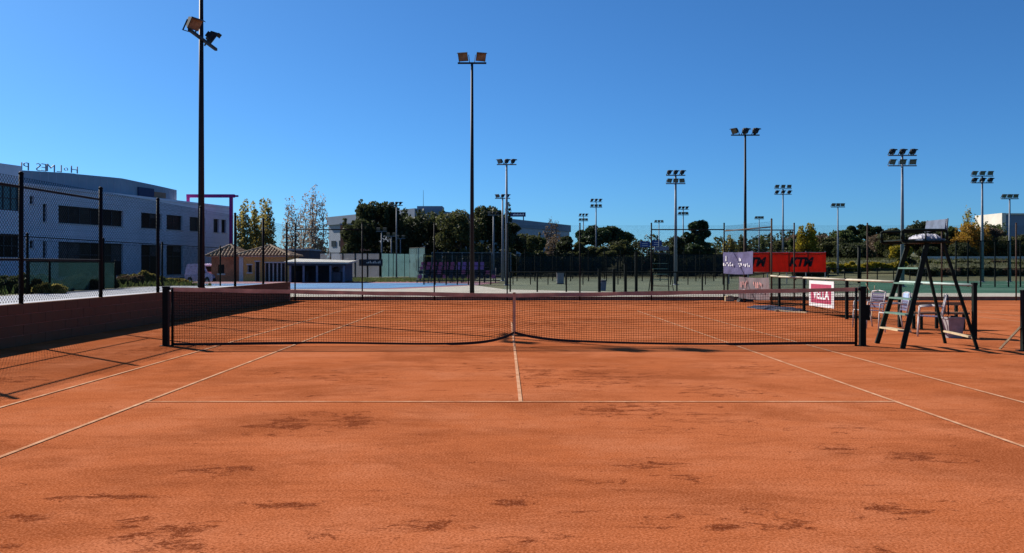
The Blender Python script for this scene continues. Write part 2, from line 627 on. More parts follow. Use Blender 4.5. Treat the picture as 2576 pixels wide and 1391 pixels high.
def np_mesh(name, verts, quads, mat, smooth=False):
    me = bpy.data.meshes.new(name)
    nv, nq = len(verts), len(quads)
    k = quads.shape[1]
    me.vertices.add(nv)
    me.vertices.foreach_set('co', np.asarray(verts, dtype=np.float32).ravel())
    me.loops.add(nq * k)
    me.polygons.add(nq)
    me.loops.foreach_set('vertex_index', np.asarray(quads, dtype=np.int32).ravel())
    me.polygons.foreach_set('loop_start', np.arange(0, nq * k, k, dtype=np.int32))
    me.materials.append(MAT[mat])
    me.update(calc_edges=True)
    if smooth:
        me.polygons.foreach_set('use_smooth', np.ones(nq, dtype=bool))
    return me


me = np_mesh('clay_court', verts, quads, 'clay')
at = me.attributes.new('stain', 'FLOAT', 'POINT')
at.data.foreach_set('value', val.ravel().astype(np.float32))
clay = tag(link('clay_court', me), kind='structure')


def court_line(x0, x1, y0, y1):
    m = MB()
    n = max(1, int(max(abs(x1 - x0), abs(y1 - y0)) / 0.5))
    for i in range(n):
        a, b = i / n, (i + 1) / n
        if abs(x1 - x0) > abs(y1 - y0):
            xa, xb, ya, yb = x0 + (x1 - x0) * a, x0 + (x1 - x0) * b, y0, y1
        else:
            xa, xb, ya, yb = x0, x1, y0 + (y1 - y0) * a, y0 + (y1 - y0) * b
        m.poly([(xa, ya, 0.007), (xb, ya, 0.007), (xb, yb, 0.007), (xa, yb, 0.007)])
    return m.build('court_line', 'line_paint', clay)


LW = 0.042
for sx in (-1, 1):
    for w in (4.115, 5.485):
        court_line(CX + sx * w - LW / 2, CX + sx * w + LW / 2, NET - 11.885, NET + 11.885)
court_line(CX - 4.09, CX + 4.09, NET - 6.42, NET - 6.38)
court_line(CX - 4.09, CX + 4.09, NET + 6.38, NET + 6.42)
court_line(CX - LW / 2, CX + LW / 2, NET - 6.38, NET + 6.38)
court_line(CX - 5.46, CX + 5.46, NET + 11.84, NET + 11.90)
court_line(CX - 5.46, CX + 5.46, NET - 11.90, NET - 11.84)
court_line(13.6, 24.6, NET + 11.84, NET + 11.90)
court_line(13.55, 13.6, NET - 11.9, NET + 11.9)
court_line(14.95, 15.0, NET - 11.9, NET + 11.84)

# the terrace path on the left, the strip behind the court, the far courts
m = MB()
py_ = [-6, 10, 20, 26, 28, 30, 32, 34, 35.5]
for i in range(len(py_) - 1):
    a, b = py_[i], py_[i + 1]
    za, zb = terrace(max(a, 0)) + 0.012, terrace(max(b, 0)) + 0.012
    m.poly([(-11.75, a, za), (-9.142, a, za), (-9.142, b, zb), (-11.75, b, zb)])
tag(m.build('path', 'concrete_path'), kind='structure')
sheet('concrete_strip', [(-30, 35.86), (45, 35.86), (45, 40.6), (14, 41.0), (9, 41.5), (4, 43.5), (0, 47), (-2, 56), (-6.0, 47.5), (-30, 44)], 0.125, 'concrete_pale')
sheet('running_track', [(-30, 44.1), (-6.0, 47.6), (-2, 56.2), (-0.4, 66), (-6, 72), (-30, 66)], 0.118, 'track_red')
sheet('blue_court', [(-26, 45.2), (-7.0, 48.8), (-1.6, 59.5), (-6, 63), (-26, 60)], 0.130, 'blue_court')
sheet('turf_pitch', [(-0.2, 47.2), (4.05, 43.7), (9, 41.7), (14, 41.2), (17, 41.0), (26, 62), (32, 84), (-3, 84), (0.5, 66)], 0.121, 'turf')
sheet('green_court', [(17.05, 40.75), (70, 40.75), (70, 70), (29.4, 70), (26.03, 62)], 0.123, 'turf_green')
for i, d in enumerate((47.5, 58)):
    m = MB()
    m.poly([(LAT(2330, d), d, 0.129), (LAT(2575, d) + 6, d, 0.129), (LAT(2575, d) + 6, d + .12, 0.129), (LAT(2330, d), d + .12, 0.129)])
    tag(m.build('pitch_line', 'white_line'), kind='structure')
m = MB()
m.bx(-8.97, 60, 35.6, 35.84, -0.05, 0.15)
tag(m.build('kerb', 'kerb'), 'low dark kerb along the far end of the clay courts', 'kerb')

# ------------------------------------------------------------------ block wall on the left
WALL_X = -8.95
bw = thing('block_wall', (-9.04, 20, 0), 'low reddish brown block wall along the shaded side of the clay court', 'wall')
o0 = (-9.04, 20, 0)
m = MB()
m.bx(-9.12, -8.962, 8.0, 35.38, -0.02, 0.772)
m.build('mortar', 'mortar', bw, o0)
bl = MB()
s = 0.004
hx, hy, hz = 0.085, 0.2455, 0.0935
# a block with chamfered face edges
pts = [(-hx, -hy, -hz), (hx - s, -hy, -hz), (hx, -hy + s, -hz + s), (hx, -hy + s, hz - s), (hx - s, -hy, hz), (-hx, -hy, hz)]
bl.bx(-hx, hx - s, -hy, hy, -hz, hz)
bl.v += [(hx, -hy + s, -hz + s), (hx, hy - s, -hz + s), (hx, hy - s, hz - s), (hx, -hy + s, hz - s)]
bl.f = [f for f in bl.f if set(f) != {1, 2, 6, 5}]
bl.f += [(8, 9, 10, 11), (1, 2, 9, 8), (2, 6, 10, 9), (6, 5, 11, 10), (5, 1, 8, 11)]
bme = bl.mesh('block', 'block')
rng_ = random.Random(3)
for c in range(4):
    off = 0.25 if c % 2 else 0.0
    k = 0
    y = 8.25 + off
    while y + 0.25 < 35.4:
        link('block', bme, bw, (-9.037 + rng_.uniform(-.003, .003) - o0[0], y - o0[1], 0.0975 + c * 0.195 - o0[2]))
        y += 0.5

# ------------------------------------------------------------------ chain link fences
def chain(m, p0, p1, z0, z1, pitch=0.075, r=0.0016, z0b=None, sag=0.0):
    """crossed wires between two ends; z0 and z1 are the lower and upper edges"""
    p0, p1 = Vector((p0[0], p0[1])), Vector((p1[0], p1[1]))
    L = (p1 - p0).length
    u = (p1 - p0) / L
    H = z1 - z0
    n = int((L + H) / pitch) + 1

    def pt(s, h):
        q = p0 + u * s
        return (q.x, q.y, z0 + h)
    for i in range(n):
        c = i * pitch
        a, b = max(0, c - H), min(c, L)
        if b - a > 0.02:
            m.tube(pt(a, c - a), pt(b, c - b), r, r, 3, cap=False)
            m.tube(pt(L - a, c - a), pt(L - b, c - b), r, r, 3, cap=False)
    m.tube(pt(0, H), pt(L, H), 0.0022, 0.0022, 3, cap=False)
    m.tube(pt(0, H * .5), pt(L, H * .5), 0.0022, 0.0022, 3, cap=False)
    m.tube(pt(0, 0.02), pt(L, 0.02), 0.0022, 0.0022, 3, cap=False)
    return m


def post(th, x, y, z0, z1, r, mat, org, cap=True):
    m = MB().tube((x, y, z0), (x, y, z1), r, r, 10)
    if cap:
        m.lathe([(r * 1.15, 0), (r * 1.15, 0.02), (r * .6, 0.045), (0.004, 0.05)], (x, y, z1), 10)
    return m.build('post', mat, th, org, True)


def fence(name, label, pts, z0, z1, posts_at, rails, org, post_r=0.035, mat='fence_post', wmat='wire', pitch=0.075, wr=0.0016, group=None, mesh_z=None):
    th = thing(name, org, label, 'fence', group)
    for x, y in posts_at:
        post(th, x, y, z0, z1, post_r, mat, org)
    for a, b, z in rails:
        MB().tube((a[0], a[1], z), (b[0], b[1], z), 0.024, 0.024, 8).build('rail', mat, th, org, True)
    m = MB()
    za, zb = mesh_z if mesh_z else (z0 + 0.03, z1 - 0.06)
    for i in range(len(pts) - 1):
        chain(m, pts[i], pts[i + 1], za, zb, pitch, wr if i == 0 else wr * .45)
    tag(m.build('chain_link', wmat, th, org), kind='stuff')
    return th


FX = -9.05
lp = [9.6, 12.72, 15.84, 18.96, 22.08, 25.2, 28.4, 31.7, 35.1]
lf = fence('chain_link_fence', 'tall dark chain link fence standing on the low block wall', [(FX, 9.6), (FX, 25.2), (FX, 35.1)], 0.775, 3.2,
      [(FX, y) for y in lp], [((FX, 9.6), (FX, 18.96), 2.96), ((FX, 9.6), (FX, 18.96), 1.6)], (FX, 20, 0.775), 0.042, wr=0.0036, pitch=0.085)
bd = 35.3
bp = [-8.75, -5.95, -2.95, 0.09, 3.12, 6.1, 9.13]
fence('chain_link_fence', 'tall dark chain link fence across the far end of the court with the net', [(-8.95, bd), (9.13, bd)], -0.01, 3.2,
      [(x, bd) for x in bp], [((-8.75, bd), (-5.95, bd), 2.96), ((6.1, bd), (9.13, bd), 2.96)], (0, bd, 0), 0.03, mesh_z=(0.1, 3.12), wr=0.0017)
E0, E1 = (9.13, 35.3), (9.88, 31.4)
EM = (9.47, 33.5)
fence('chain_link_fence', 'short tall fence return that carries the lilac and grey banners', [E0, E1], -0.01, 3.17,
      [EM, E1], [(E0, E1, 2.9), (E0, E1, 1.2)], (9.5, 33.3, 0), 0.032, 'rust_post', mesh_z=(0.1, 3.1), wr=0.0017)
fence('chain_link_fence', 'tall chain link fence behind the neighbouring clay court', [(9.2, bd), (31, bd)], -0.01, 3.2,
      [(12.05, bd), (15.1, bd), (18.2, bd), (21.3, bd), (24.4, bd), (27.5, bd)], [((9.2, bd), (12.05, bd), 2.94)], (12, bd, 0), 0.03, 'rust_post',
      mesh_z=(0.1, 3.12), wr=0.0017)
# second, lower fence at the back of the path
QX = -11.9
qd = [14.0, 17.6, 21.1, 25.1, 29.4, 35.4]
th = thing('green_fence', (QX, 25, terrace(25)), 'lower green wire fence at the back of the raised path', 'fence')
oq = (QX, 25, terrace(25))
for y in qd:
    post(th, QX, y, terrace(y) - 0.02, 2.25, 0.032, 'dark_green_paint', oq)
MB().tube((QX, 14, 2.2), (QX, 35.4, 2.2), 0.014, 0.014, 6).build('rail', 'dark_green_paint', th, oq)
m = MB()
chain(m, (QX, 14), (QX, 26), terrace(20) + .03, 2.2, 0.09, 0.0018)
chain(m, (QX, 26), (QX, 35.4), .66, 2.2, 0.09, 0.0018)
tag(m.build('chain_link', 'wire_green', th, oq), kind='stuff')
# the screened gate in it
gt = thing('green_gate', (-12.15, 23, 0.76), 'green mesh screen panel on posts beside the raised path', 'gate')
og = (-12.15, 23, 0.76)
for y in (21.6, 22.6, 25.6, 26.4):
    post(gt, -12.15, y, 0.74, 1.6, 0.03, 'dark_green_paint', og)
MB().tube((-12.15, 21.6, 1.58), (-12.15, 26.4, 1.58), 0.022, 0.022, 6).build('rail', 'dark_green_paint', gt, og)
MB().bx(-12.175, -12.165, 21.6, 26.4, 0.78, 1.57).build('screen', 'screen_green', gt, og)

# low divider fence to the right of the court
th = thing('divider_fence', (9.45, 24, 0), 'waist high divider fence with pale top rail between the two clay courts', 'fence')
od = (9.45, 24, 0)
dp = [(9.53, 17.2), (9.46, 20.3), (9.4, 23.3), (9.46, 26.8), (9.52, 29.4)]
for x, y in dp:
    m = MB().box((x, y, 0.545), (0.075, 0.075, 1.09))
    m.box((x, y, 1.115), (0.09, 0.09, 0.05))
    m.build('post', 'dark_green_paint', th, od)
for i in range(len(dp) - 1):
    a, b = dp[i], dp[i + 1]
    MB().tube((a[0] - .02, a[1], 1.09), (b[0] - .02, b[1], 1.09), 0.03, 0.03, 8).build('top_rail', 'rail_green' if i == 0 else 'rail_pale', th, od, True)
MB().tube((9.5, 29.4, 1.09), (9.84, 31.35, 1.09), 0.03, 0.03, 8).build('top_rail', 'rail_pale', th, od, True)
m = MB()
for i in range(len(dp) - 1):
    chain(m, dp[i], dp[i + 1], 0.03, 1.07, 0.085, 0.0017)
chain(m, dp[-1], E1, 0.03, 1.07, 0.085, 0.0017)
tag(m.build('chain_link', 'wire_green', th, od), kind='stuff')

# ------------------------------------------------------------------ the net
NX0, NX1 = CX - 6.36, CX + 6.36


def ntop(x):
    t = abs(x - CX) / 6.4
    return 0.972 + 0.113 * (0.75 * t + 0.25 * t * t)


def nbot(x):
    u = x - CX
    w = 0.34 if u < 0 else 0.62
    return 0.055 + 0.205 * math.exp(-abs(u) / w) + 0.012 * math.sin(x * 1.3)


nt_ = thing('tennis_net', (CX, NET, 0), 'black tennis net with dusty tape stretched across the clay court', 'net')
on = (CX, NET, 0)
m = MB()
r = 0.0033
x = NX0 + 0.02
cols = []
while x < NX1:
    cols.append(x)
    x += 0.046
for x in cols:
    wob = 0.006 * math.sin(x * 7.1)
    m.tube((x + wob, NET, nbot(x)), (x, NET, ntop(x) - 0.03), r, r, 3, cap=False)
rows = 21
for k in range(1, rows):
    t = k / rows
    pts = []
    for i in range(0, len(cols), 3):
        x = cols[i]
        pts.append((x, NET, nbot(x) + (ntop(x) - 0.05 - nbot(x)) * t + 0.004 * math.sin(x * 9 + k)))
    for i in range(len(pts) - 1):
        m.tube(pts[i], pts[i + 1], r, r, 3, cap=False)
tag(m.build('netting', 'net_black', nt_, on), kind='stuff')


def ribbon(zlo, zhi, xa, xb, th_, n=60):
    m = MB()
    for i in range(n + 1):
        x = xa + (xb - xa) * i / n
        for y, z in ((-th_, zlo(x)), (th_, zlo(x)), (th_, zhi(x)), (-th_, zhi(x))):
            m.v.append((x, NET + y, z))
    for i in range(n):
        a = i * 4
        for q in range(4):
            m.f.append((a + q, a + (q + 1) % 4, a + 4 + (q + 1) % 4, a + 4 + q))
    m.f.append((0, 3, 2, 1))
    e = n * 4
    m.f.append((e, e + 1, e + 2, e + 3))
    return m


ribbon(lambda x: ntop(x) - 0.072 - .004 * math.sin(x * 5), lambda x: ntop(x) + .003 * math.sin(x * 3), NX0, NX1, 0.009, 90).build('top_tape', 'net_tape', nt_, on)
ribbon(lambda x: nbot(x) - 0.025 - (0.012 if abs(x - CX) < 1.2 or abs(x - CX) > 4.0 else 0), lambda x: nbot(x) + 0.012, NX0 + .02, NX1 - .02, 0.008, 120).build('bottom_band', 'net_band', nt_, on)
m = MB()
m.bx(CX - 0.026, CX + 0.026, NET - 0.014, NET - 0.010, 0.27, 0.985)
m.bx(CX - 0.026, CX + 0.026, NET - 0.014, NET + 0.014, 0.975, 0.99)
m.build('centre_strap', 'strap', nt_, on)
m = MB().tube((CX, NET - 0.012, 0.002), (CX, NET - 0.012, 0.28), 0.006, 0.006, 6).lathe([(0.018, 0), (0.018, 0.02), (0.008, 0.03)], (CX, NET - 0.012, 0.001), 8)
m.build('strap_anchor', 'strap', nt_, on)
for sx in (-1, 1):
    x = CX + sx * 6.33
    MB().tube((x, NET, 0.0), (x, NET, 1.07), 0.026, 0.022, 8).build('end_pole', 'dark_green_paint', nt_, on, True)
for sx, lab in ((-1, 'thick dark green net post next to the block wall'), (1, 'thick dark green net post with crank box beside the umpire chair')):
    x = CX + sx * 6.45
    th = thing('net_post', (x, NET, 0), lab, 'net post')
    m = MB().box((0, 0, 0.54), (0.10, 0.10, 1.08)).box((0, 0, 1.09), (0.11, 0.11, 0.025))
    m.build('column', 'dark_green_paint', th)
    MB().tube((-sx * 0.05, -0.03, 1.06), (-sx * 0.05, 0.03, 1.06), 0.03, 0.03, 10).build('pulley', 'fence_post', th)
    if sx > 0:
        MB().box((0.09, 0, 0.62), (0.07, 0.08, 0.28)).build('crank_box', 'dark_green_paint', th)
    MB().bx(-.09, .09, -.09, .09, -0.005, 0.012).build('base_plate', 'dark_green_paint', th)

# ------------------------------------------------------------------ umpire chair
def umpire_chair(loc, rz, label):
    th = thing('umpire_chair', loc, label, 'umpire chair', None, rz)
    Zt = 1.90
    fl = {}
    for sy in (-1, 1):
        f0, f1 = Vector((-0.66, sy * 0.52, 0)), Vector((-0.14, sy * 0.36, Zt))
        MB().bar(f0, f1, 0.036, 0.085, (1, 0, 0.3)).build('ladder_rail', 'chair_green', th)
        MB().bar((0.66, sy * 0.55, 0), (0.14, sy * 0.38, Zt), 0.034, 0.05, (1, 0, 0.3)).build('rear_leg', 'chair_green', th)
    for z in (0.31, 0.60, 0.88, 1.16, 1.44):
        t = z / Zt
        x = -0.66 + 0.52 * t
        w = 2 * (0.52 - 0.16 * t) - 0.02
        MB().box((x + 0.02, 0, z), (0.15, w, 0.028)).build('step', 'wood_pale' if z < 0.5 else 'step_green', th)
    MB().box((0, 0, Zt + 0.015), (0.50, 0.86, 0.03)).build('platform', 'chair_green', th)
    MB().box((0.02, 0, Zt + 0.055), (0.42, 0.60, 0.05)).build('seat', 'seat_grey', th)
    bk = MB()
    n = 6
    for i in range(n):
        z0, z1 = Zt + 0.22 + i * 0.035, Zt + 0.22 + (i + 1) * 0.035
        bk.bx(0.17 + i * 0.006, 0.195 + i * 0.006, -0.36, 0.36, z0, z1 + .0005)
    bk.build('backrest', 'seat_grey', th)
    for sy in (-1, 1):
        MB().tube((0.19, sy * 0.37, Zt), (0.225, sy * 0.37, Zt + 0.44), 0.016, 0.016, 8).build('back_post', 'galvanised', th, None, True)
        y = sy * 0.42
        pts = []
        x0, x1, z0, z1, rr = -0.62, 0.18, Zt + 0.02, Zt + 0.225, 0.04
        for cx, cz, a0 in ((x1 - rr, z1 - rr, 0), (x0 + rr, z1 - rr, 90), (x0 + rr, z0 + rr, 180), (x1 - rr, z0 + rr, 270)):
            for k in range(4):
                a = R(a0 + 30 * k)
                pts.append((cx + rr * math.cos(a), y, cz + rr * math.sin(a)))
        pts.append(pts[0])
        m = MB().path(pts, 0.027, 7)
        m.tube((-0.2, y, z0), (-0.19, y, z1), 0.012, 0.012, 6)
        m.build('armrest', 'chair_green', th, None, True)
    MB().bar((0.615, -0.53, 0.2), (0.615, 0.53, 0.24), 0.05, 0.035).build('stretcher', 'wood_pale', th)
    MB().box((-0.5, 0, Zt + 0.05), (0.2, 0.84, 0.025)).build('foot_board', 'chair_green', th)
    return th


uc = umpire_chair((7.76, 15.65, 0), 0, 'tall dark green umpire chair with ladder steps next to the net post')
umpire_chair((LAT(1662, 44.5), 44.5, 0.12), R(70), 'distant dark umpire chair standing beyond the far fence on the turf')


# ------------------------------------------------------------------ bits on the umpire chair
def crumple(name, c, sx, sy, sz, mat, label, cat, seed=1, n=14, rz=0.0):
    rg = random.Random(seed)
    m = MB()
    for j in range(n + 1):
        for i in range(n + 1):
            u, v = i / n * 2 - 1, j / n * 2 - 1
            e = max(0.0, 1 - max(abs(u), abs(v)) ** 3)
            h = e ** 0.6 * (0.62 + 0.38 * rg.random())
            m.v.append((u * sx * (0.93 + .14 * rg.random()), v * sy * (0.93 + .14 * rg.random()), sz * h))
    w = n + 1
    for j in range(n):
        for i in range(n):
            a = j * w + i
            m.f.append((a, a + 1, a + w + 1, a + w))
    m.f.append(tuple(list(range(0, w)) + [k * w + n for k in range(1, w)] + [n * w + k for k in range(n - 1, -1, -1)] + [k * w for k in range(n - 1, 0, -1)])[::-1])
    o = m.build(name, mat)
    o.location = c
    o.rotation_euler = (0, 0, rz)
    return tag(o, label, cat)


crumple('plastic_bag', (7.74, 15.62, 1.98), 0.19, 0.27, 0.10, 'bag_white', 'crumpled pale plastic bag lying on the umpire chair seat', 'bag', 4)

# ------------------------------------------------------------------ white armchairs, bench, bin
def armchair(loc, rz, label):
    th = thing('garden_chair', loc, label, 'chair', None, rz)
    for sy in (-1, 1):
        y = sy * 0.25
        MB().path([(-0.26, y, 0), (-0.235, y, 0.42), (-0.22, y, 0.62), (0.02, y, 0.645), (0.2, y, 0.63)], 0.0165, 7).build('arm_frame', 'white_paint', th, None, True)
        MB().path([(0.28, y * .95, 0), (0.2, y * .95, 0.42), (0.28, y * .95, 0.86)], 0.0165, 7).build('rear_leg', 'white_paint', th, None, True)
    MB().path([(-0.235, -0.25, 0.42), (-0.235, 0.25, 0.42)], 0.0165, 7).build('front_rail', 'white_paint', th, None, True)
    MB().path([(0.28, -0.238, 0.86), (0.285, 0, 0.885), (0.28, 0.238, 0.86)], 0.0165, 7).build('top_rail', 'white_paint', th, None, True)
    for i in range(7):
        x = -0.215 + i * 0.063
        MB().box((x, 0, 0.425 - 0.002 * i), (0.05, 0.47, 0.014)).build('seat_slat', 'seat_lilac', th)
    for i in range(6):
        z = 0.50 + i * 0.062
        MB().box((0.214 + (z - .5) * .18, 0, z), (0.014, 0.43, 0.045)).build('back_slat', 'seat_lilac', th)
    return th


armchair((8.70, 20.25, 0), R(14), 'white framed armchair with bare lilac seat, farthest from the umpire chair')
armchair((8.72, 19.0, 0), R(-8), 'white framed armchair with a pale blue towel over its back')
armchair((8.98, 17.85, 0), R(-25), 'white framed armchair with a dark jacket over its back, beside the grey bin')


def draped(name, c, w, h1, h2, mat, label, cat, rz, seed):
    rg = random.Random(seed)
    m = MB()
    n = 9
    prof = [(-0.035, -h1), (-0.034, -h1 * .5), (-0.026, -0.02), (0.0, 0.022), (0.026, -0.02), (0.036, -h2 * .5), (0.04, -h2)]
    for i in range(n + 1):
        y = (i / n - .5) * w
        for k, (x, z) in enumerate(prof):
            m.v.append((x + 0.008 * math.sin(i * 1.9 + k), y + rg.uniform(-.006, .006), z + rg.uniform(-.008, .008) * (k in (0, 6)) * 3))
    q = len(prof)
    for i in range(n):
        for k in range(q - 1):
            a = i * q + k
            m.f.append((a, a + 1, a + q + 1, a + q))
    o = m.build(name, mat, None, None, True)
    o.location = c
    o.rotation_euler = (0, 0, rz)
    sm = o.modifiers.new('thick', 'SOLIDIFY')
    sm.thickness = 0.008
    return tag(o, label, cat)


draped('towel', (8.72 + .285, 18.96, 0.875), 0.36, 0.34, 0.30, 'towel', 'pale blue towel hanging over the back of a white armchair', 'towel', R(-8), 3)
draped('jacket', (8.98 + .26, 17.73, 0.875), 0.40, 0.36, 0.42, 'dark_cloth', 'dark navy jacket hanging over a white armchair by the bin', 'jacket', R(-25), 5)

th = thing('wooden_bench', (10.15, 19.9, 0), 'brown plank bench with dark posts behind the divider fence', 'bench')
for x in (-0.52, 0.02, 0.48):
    MB().box((x, 0.06, 0.30), (0.06, 0.06, 0.60)).build('leg', 'dark_green_paint', th)
MB().box((0, 0.02, 0.585), (1.2, 0.04, 0.075)).build('back_plank', 'wood', th)
MB().box((0, -0.16, 0.375), (1.2, 0.32, 0.045)).build('seat_plank', 'wood', th)
for x in (-0.5, 0.48):
    MB().box((x, -0.27, 0.175), (0.05, 0.05, 0.35)).build('front_leg', 'dark_green_paint', th)

th = thing('waste_bin', (9.22, 17.45, 0), 'small pale grey waste bin standing behind the umpire chair legs', 'bin')
m = MB()
b0 = [(-.13, -.12), (.13, -.12), (.13, .12), (-.13, .12)]
b1 = [(-.17, -.155), (.17, -.155), (.17, .155), (-.17, .155)]
m.v += [(x, y, 0.0) for x, y in b0] + [(x, y, 0.40) for x, y in b1] + [(x * .92, y * .92, 0.40) for x, y in b1] + [(x * .92, y * .92, 0.03) for x, y in b0]
m.f += [(3, 2, 1, 0)] + [(i, (i + 1) % 4, 4 + (i + 1) % 4, 4 + i) for i in range(4)] + [(4 + i, 4 + (i + 1) % 4, 8 + (i + 1) % 4, 8 + i) for i in range(4)]
m.f += [(8 + i, 8 + (i + 1) % 4, 12 + (i + 1) % 4, 12 + i) for i in range(4)] + [(12, 13, 14, 15)]
m.build('tub', 'bin_grey', th)
m = MB()
for a, b in ((0, 1), (1, 2), (2, 3), (3, 0)):
    m.bar((*[c * 1.04 for c in b1[a]], 0.41), (*[c * 1.04 for c in b1[b]], 0.41), 0.025, 0.03)
m.build('rim', 'bin_grey', th)
crumple('rubbish_bag', (9.22, 17.45, 0.33), 0.135, 0.12, 0.13, 'plastic_dark', 'dark rubbish bag bulging out of the small grey bin', 'bag', 8)

m = MB()
m.path([(0, 0, 0), (0.01, 0, 0.42), (0.02, 0, 0.78)], 0.011, 6)
m.path([(0.02, 0, 0.76), (-0.09, 0.01, 0.95), (-0.13, 0.02, 1.04)], 0.009, 6)
m.path([(0.02, 0, 0.76), (0.07, 0, 0.88), (0.08, 0.01, 0.99)], 0.009, 6)
o = tag(m.build('forked_stick', 'wood_pale', None, None, True), 'thin pale forked stick standing up behind the white armchairs', 'stick')
o.location = (8.98, 20.75, 0)

# post with its brace at the neighbouring court's net
th = thing('net_post', (9.06, 14.78, 0), 'dark net post with slanting wooden prop at the neighbouring court', 'net post')
MB().box((0, 0, 0.52), (0.09, 0.09, 1.04)).box((0, 0, 1.05), (0.1, 0.1, 0.03)).build('column', 'dark_green_paint', th)
MB().bx(-.1, .1, -.1, .1, -0.005, 0.015).build('base_plate', 'fence_post', th)
MB().bar((-0.24, 0.32, 0.0), (-0.04, 0.03, 0.42), 0.05, 0.03).build('prop', 'wood_pale', th)

# things lying at the foot of the fence
crumple('drag_mat', (9.05, 28.3, 0.0), 0.42, 1.5, 0.13, 'dark_cloth', 'dark folded court drag mat lying by the divider fence', 'drag mat', 11, 16, R(10))
m = MB().bar((0, 0, 0.03), (0.55, -1.0, 0.03), 0.04, 0.04).bar((-0.12, -0.05, 0.03), (0.14, 0.09, 0.03), 0.05, 0.06)
o = tag(m.build('court_rake', 'wood_pale'), 'pale wooden court rake lying beside the dark drag mat', 'rake')
o.location = (8.75, 27.1, 0)
m = MB().box((0, 0, 0.1), (0.34, 0.2, 0.2)).box((0.02, 0, 0.215), (0.2, 0.12, 0.03))
o = tag(m.build('stone_block', 'wood_pale'), 'pale stone block at the foot of the far corner post', 'block')
o.location = (9.2, 34.75, 0)
crumple('black_sack', (9.72, 34.3, 0.0), 0.30, 0.22, 0.22, 'plastic_dark', 'lumpy black sack beside the pale stone block', 'sack', 14)

# ------------------------------------------------------------------ banners and the sign
def banner(name, a, b, z0, z1, mat, label, wav=0.03, seed=1, nx=16, nz=6, off=-0.05):
    """cloth stretched from a to b (x, y), facing the court"""
    rg = random.Random(seed)
    a, b = Vector((*a, 0)), Vector((*b, 0))
    u = (b - a)
    L = u.length
    u.normalize()
    nrm = Vector((u.y, -u.x, 0))
    if nrm.x > 0:
        nrm = -nrm
    c = (a + b) / 2 + Vector((0, 0, z0))
    th = thing(name, c, label, 'banner')
    ph = [rg.uniform(0, 6) for _ in range(4)]
    m = MB()
    for s in (0, 1):
        for k in range(nz + 1):
            for i in range(nx + 1):
                t, h = i / nx, k / nz
                edge = math.sin(math.pi * t) * 0.6 + 0.4
                w = wav * edge * (math.sin(t * 9 + ph[0] + h * 2) + 0.6 * math.sin(t * 17 + ph[1] - h * 4)) * 0.5
                sag = -0.03 * math.sin(math.pi * t) * (1 if h in (0, 1) else 0.5)
                p = a + u * (L * t) + nrm * (abs(off) + w + 0.004 * s) + Vector((0, 0, z0 + (z1 - z0) * h + sag))
                m.v.append(tuple(p - c))
    W = nx + 1
    n1 = W * (nz + 1)
    for k in range(nz):
        for i in range(nx):
            q = k * W + i
            m.f.append((q, q + 1, q + W + 1, q + W))
            m.f.append((n1 + q, n1 + q + W, n1 + q + W + 1, n1 + q + 1))
    m.build('cloth', mat, th, None, True)
    rot = math.atan2(nrm.y, nrm.x) + math.pi / 2
    return th, u, nrm, L, rot


def on_fence(t):
    return (E0[0] + (E1[0] - E0[0]) * t, E0[1] + (E1[1] - E0[1]) * t)


def glyphs(th, org_u, nrm, off, x0, x1, z0, z1, mat, seed, n, name='print'):
    """worn, unreadable printing: a row of broken strokes"""
    rg = random.Random(seed)
    m = MB()
    w = (x1 - x0) / n
    for i in range(n):
        x = x0 + w * (i + .5)
        hh = z1 - z0
        for s in range(2):
            ww = w * rg.uniform(.18, .42)
            xx = x + rg.uniform(-.25, .25) * w
            za = z0 + hh * rg.choice((0, 0, .35, .6))
            zb = min(z1, za + hh * rg.uniform(.25, .9))
            c = org_u * xx + nrm * off
            p = [c - org_u * ww / 2 + Vector((0, 0, za)), c + org_u * ww / 2 + Vector((0, 0, za)),
                 c + org_u * ww * .45 + Vector((0, 0, zb)), c - org_u * ww * .55 + Vector((0, 0, zb))]
            m.extr(p, nrm, 0.003 + 0.001 * s)
    return tag(m.build(name, mat, th), kind='stuff')


# lilac banner
th, u, nrm, L, rot = banner('banner', on_fence(0.01), on_fence(0.66), 1.14, 2.02, 'banner_lilac', 'crinkled lilac banner with white print tied high on the fence return', 0.05, 2)
glyphs(th, u, nrm, 0.088, -1.25, -0.3, 0.30, 0.46, 'print_white', 5, 6)
glyphs(th, u, nrm, 0.088, 0.05, 1.15, 0.27, 0.42, 'print_white', 6, 7)
glyphs(th, u, nrm, 0.088, -1.05, -0.85, 0.5, 0.76, 'print_white', 7, 1)
glyphs(th, u, nrm, 0.088, 0.15, 0.4, 0.5, 0.76, 'print_white', 8, 1)
th, u, nrm, L, rot = banner('banner', on_fence(0.36), on_fence(0.985), 0.18, 1.02, 'banner_grey', 'creased grey banner with faded pink print hung low on the fence return', 0.05, 9)
glyphs(th, u, nrm, 0.088, -1.0, -0.4, 0.42, 0.7, 'print_pink', 15, 4)
glyphs(th, u, nrm, 0.088, 0.0, 0.7, 0.42, 0.66, 'print_pink', 16, 4)
glyphs(th, u, nrm, 0.092, -1.0, 0.9, 0.25, 0.36, 'print_white', 17, 9)
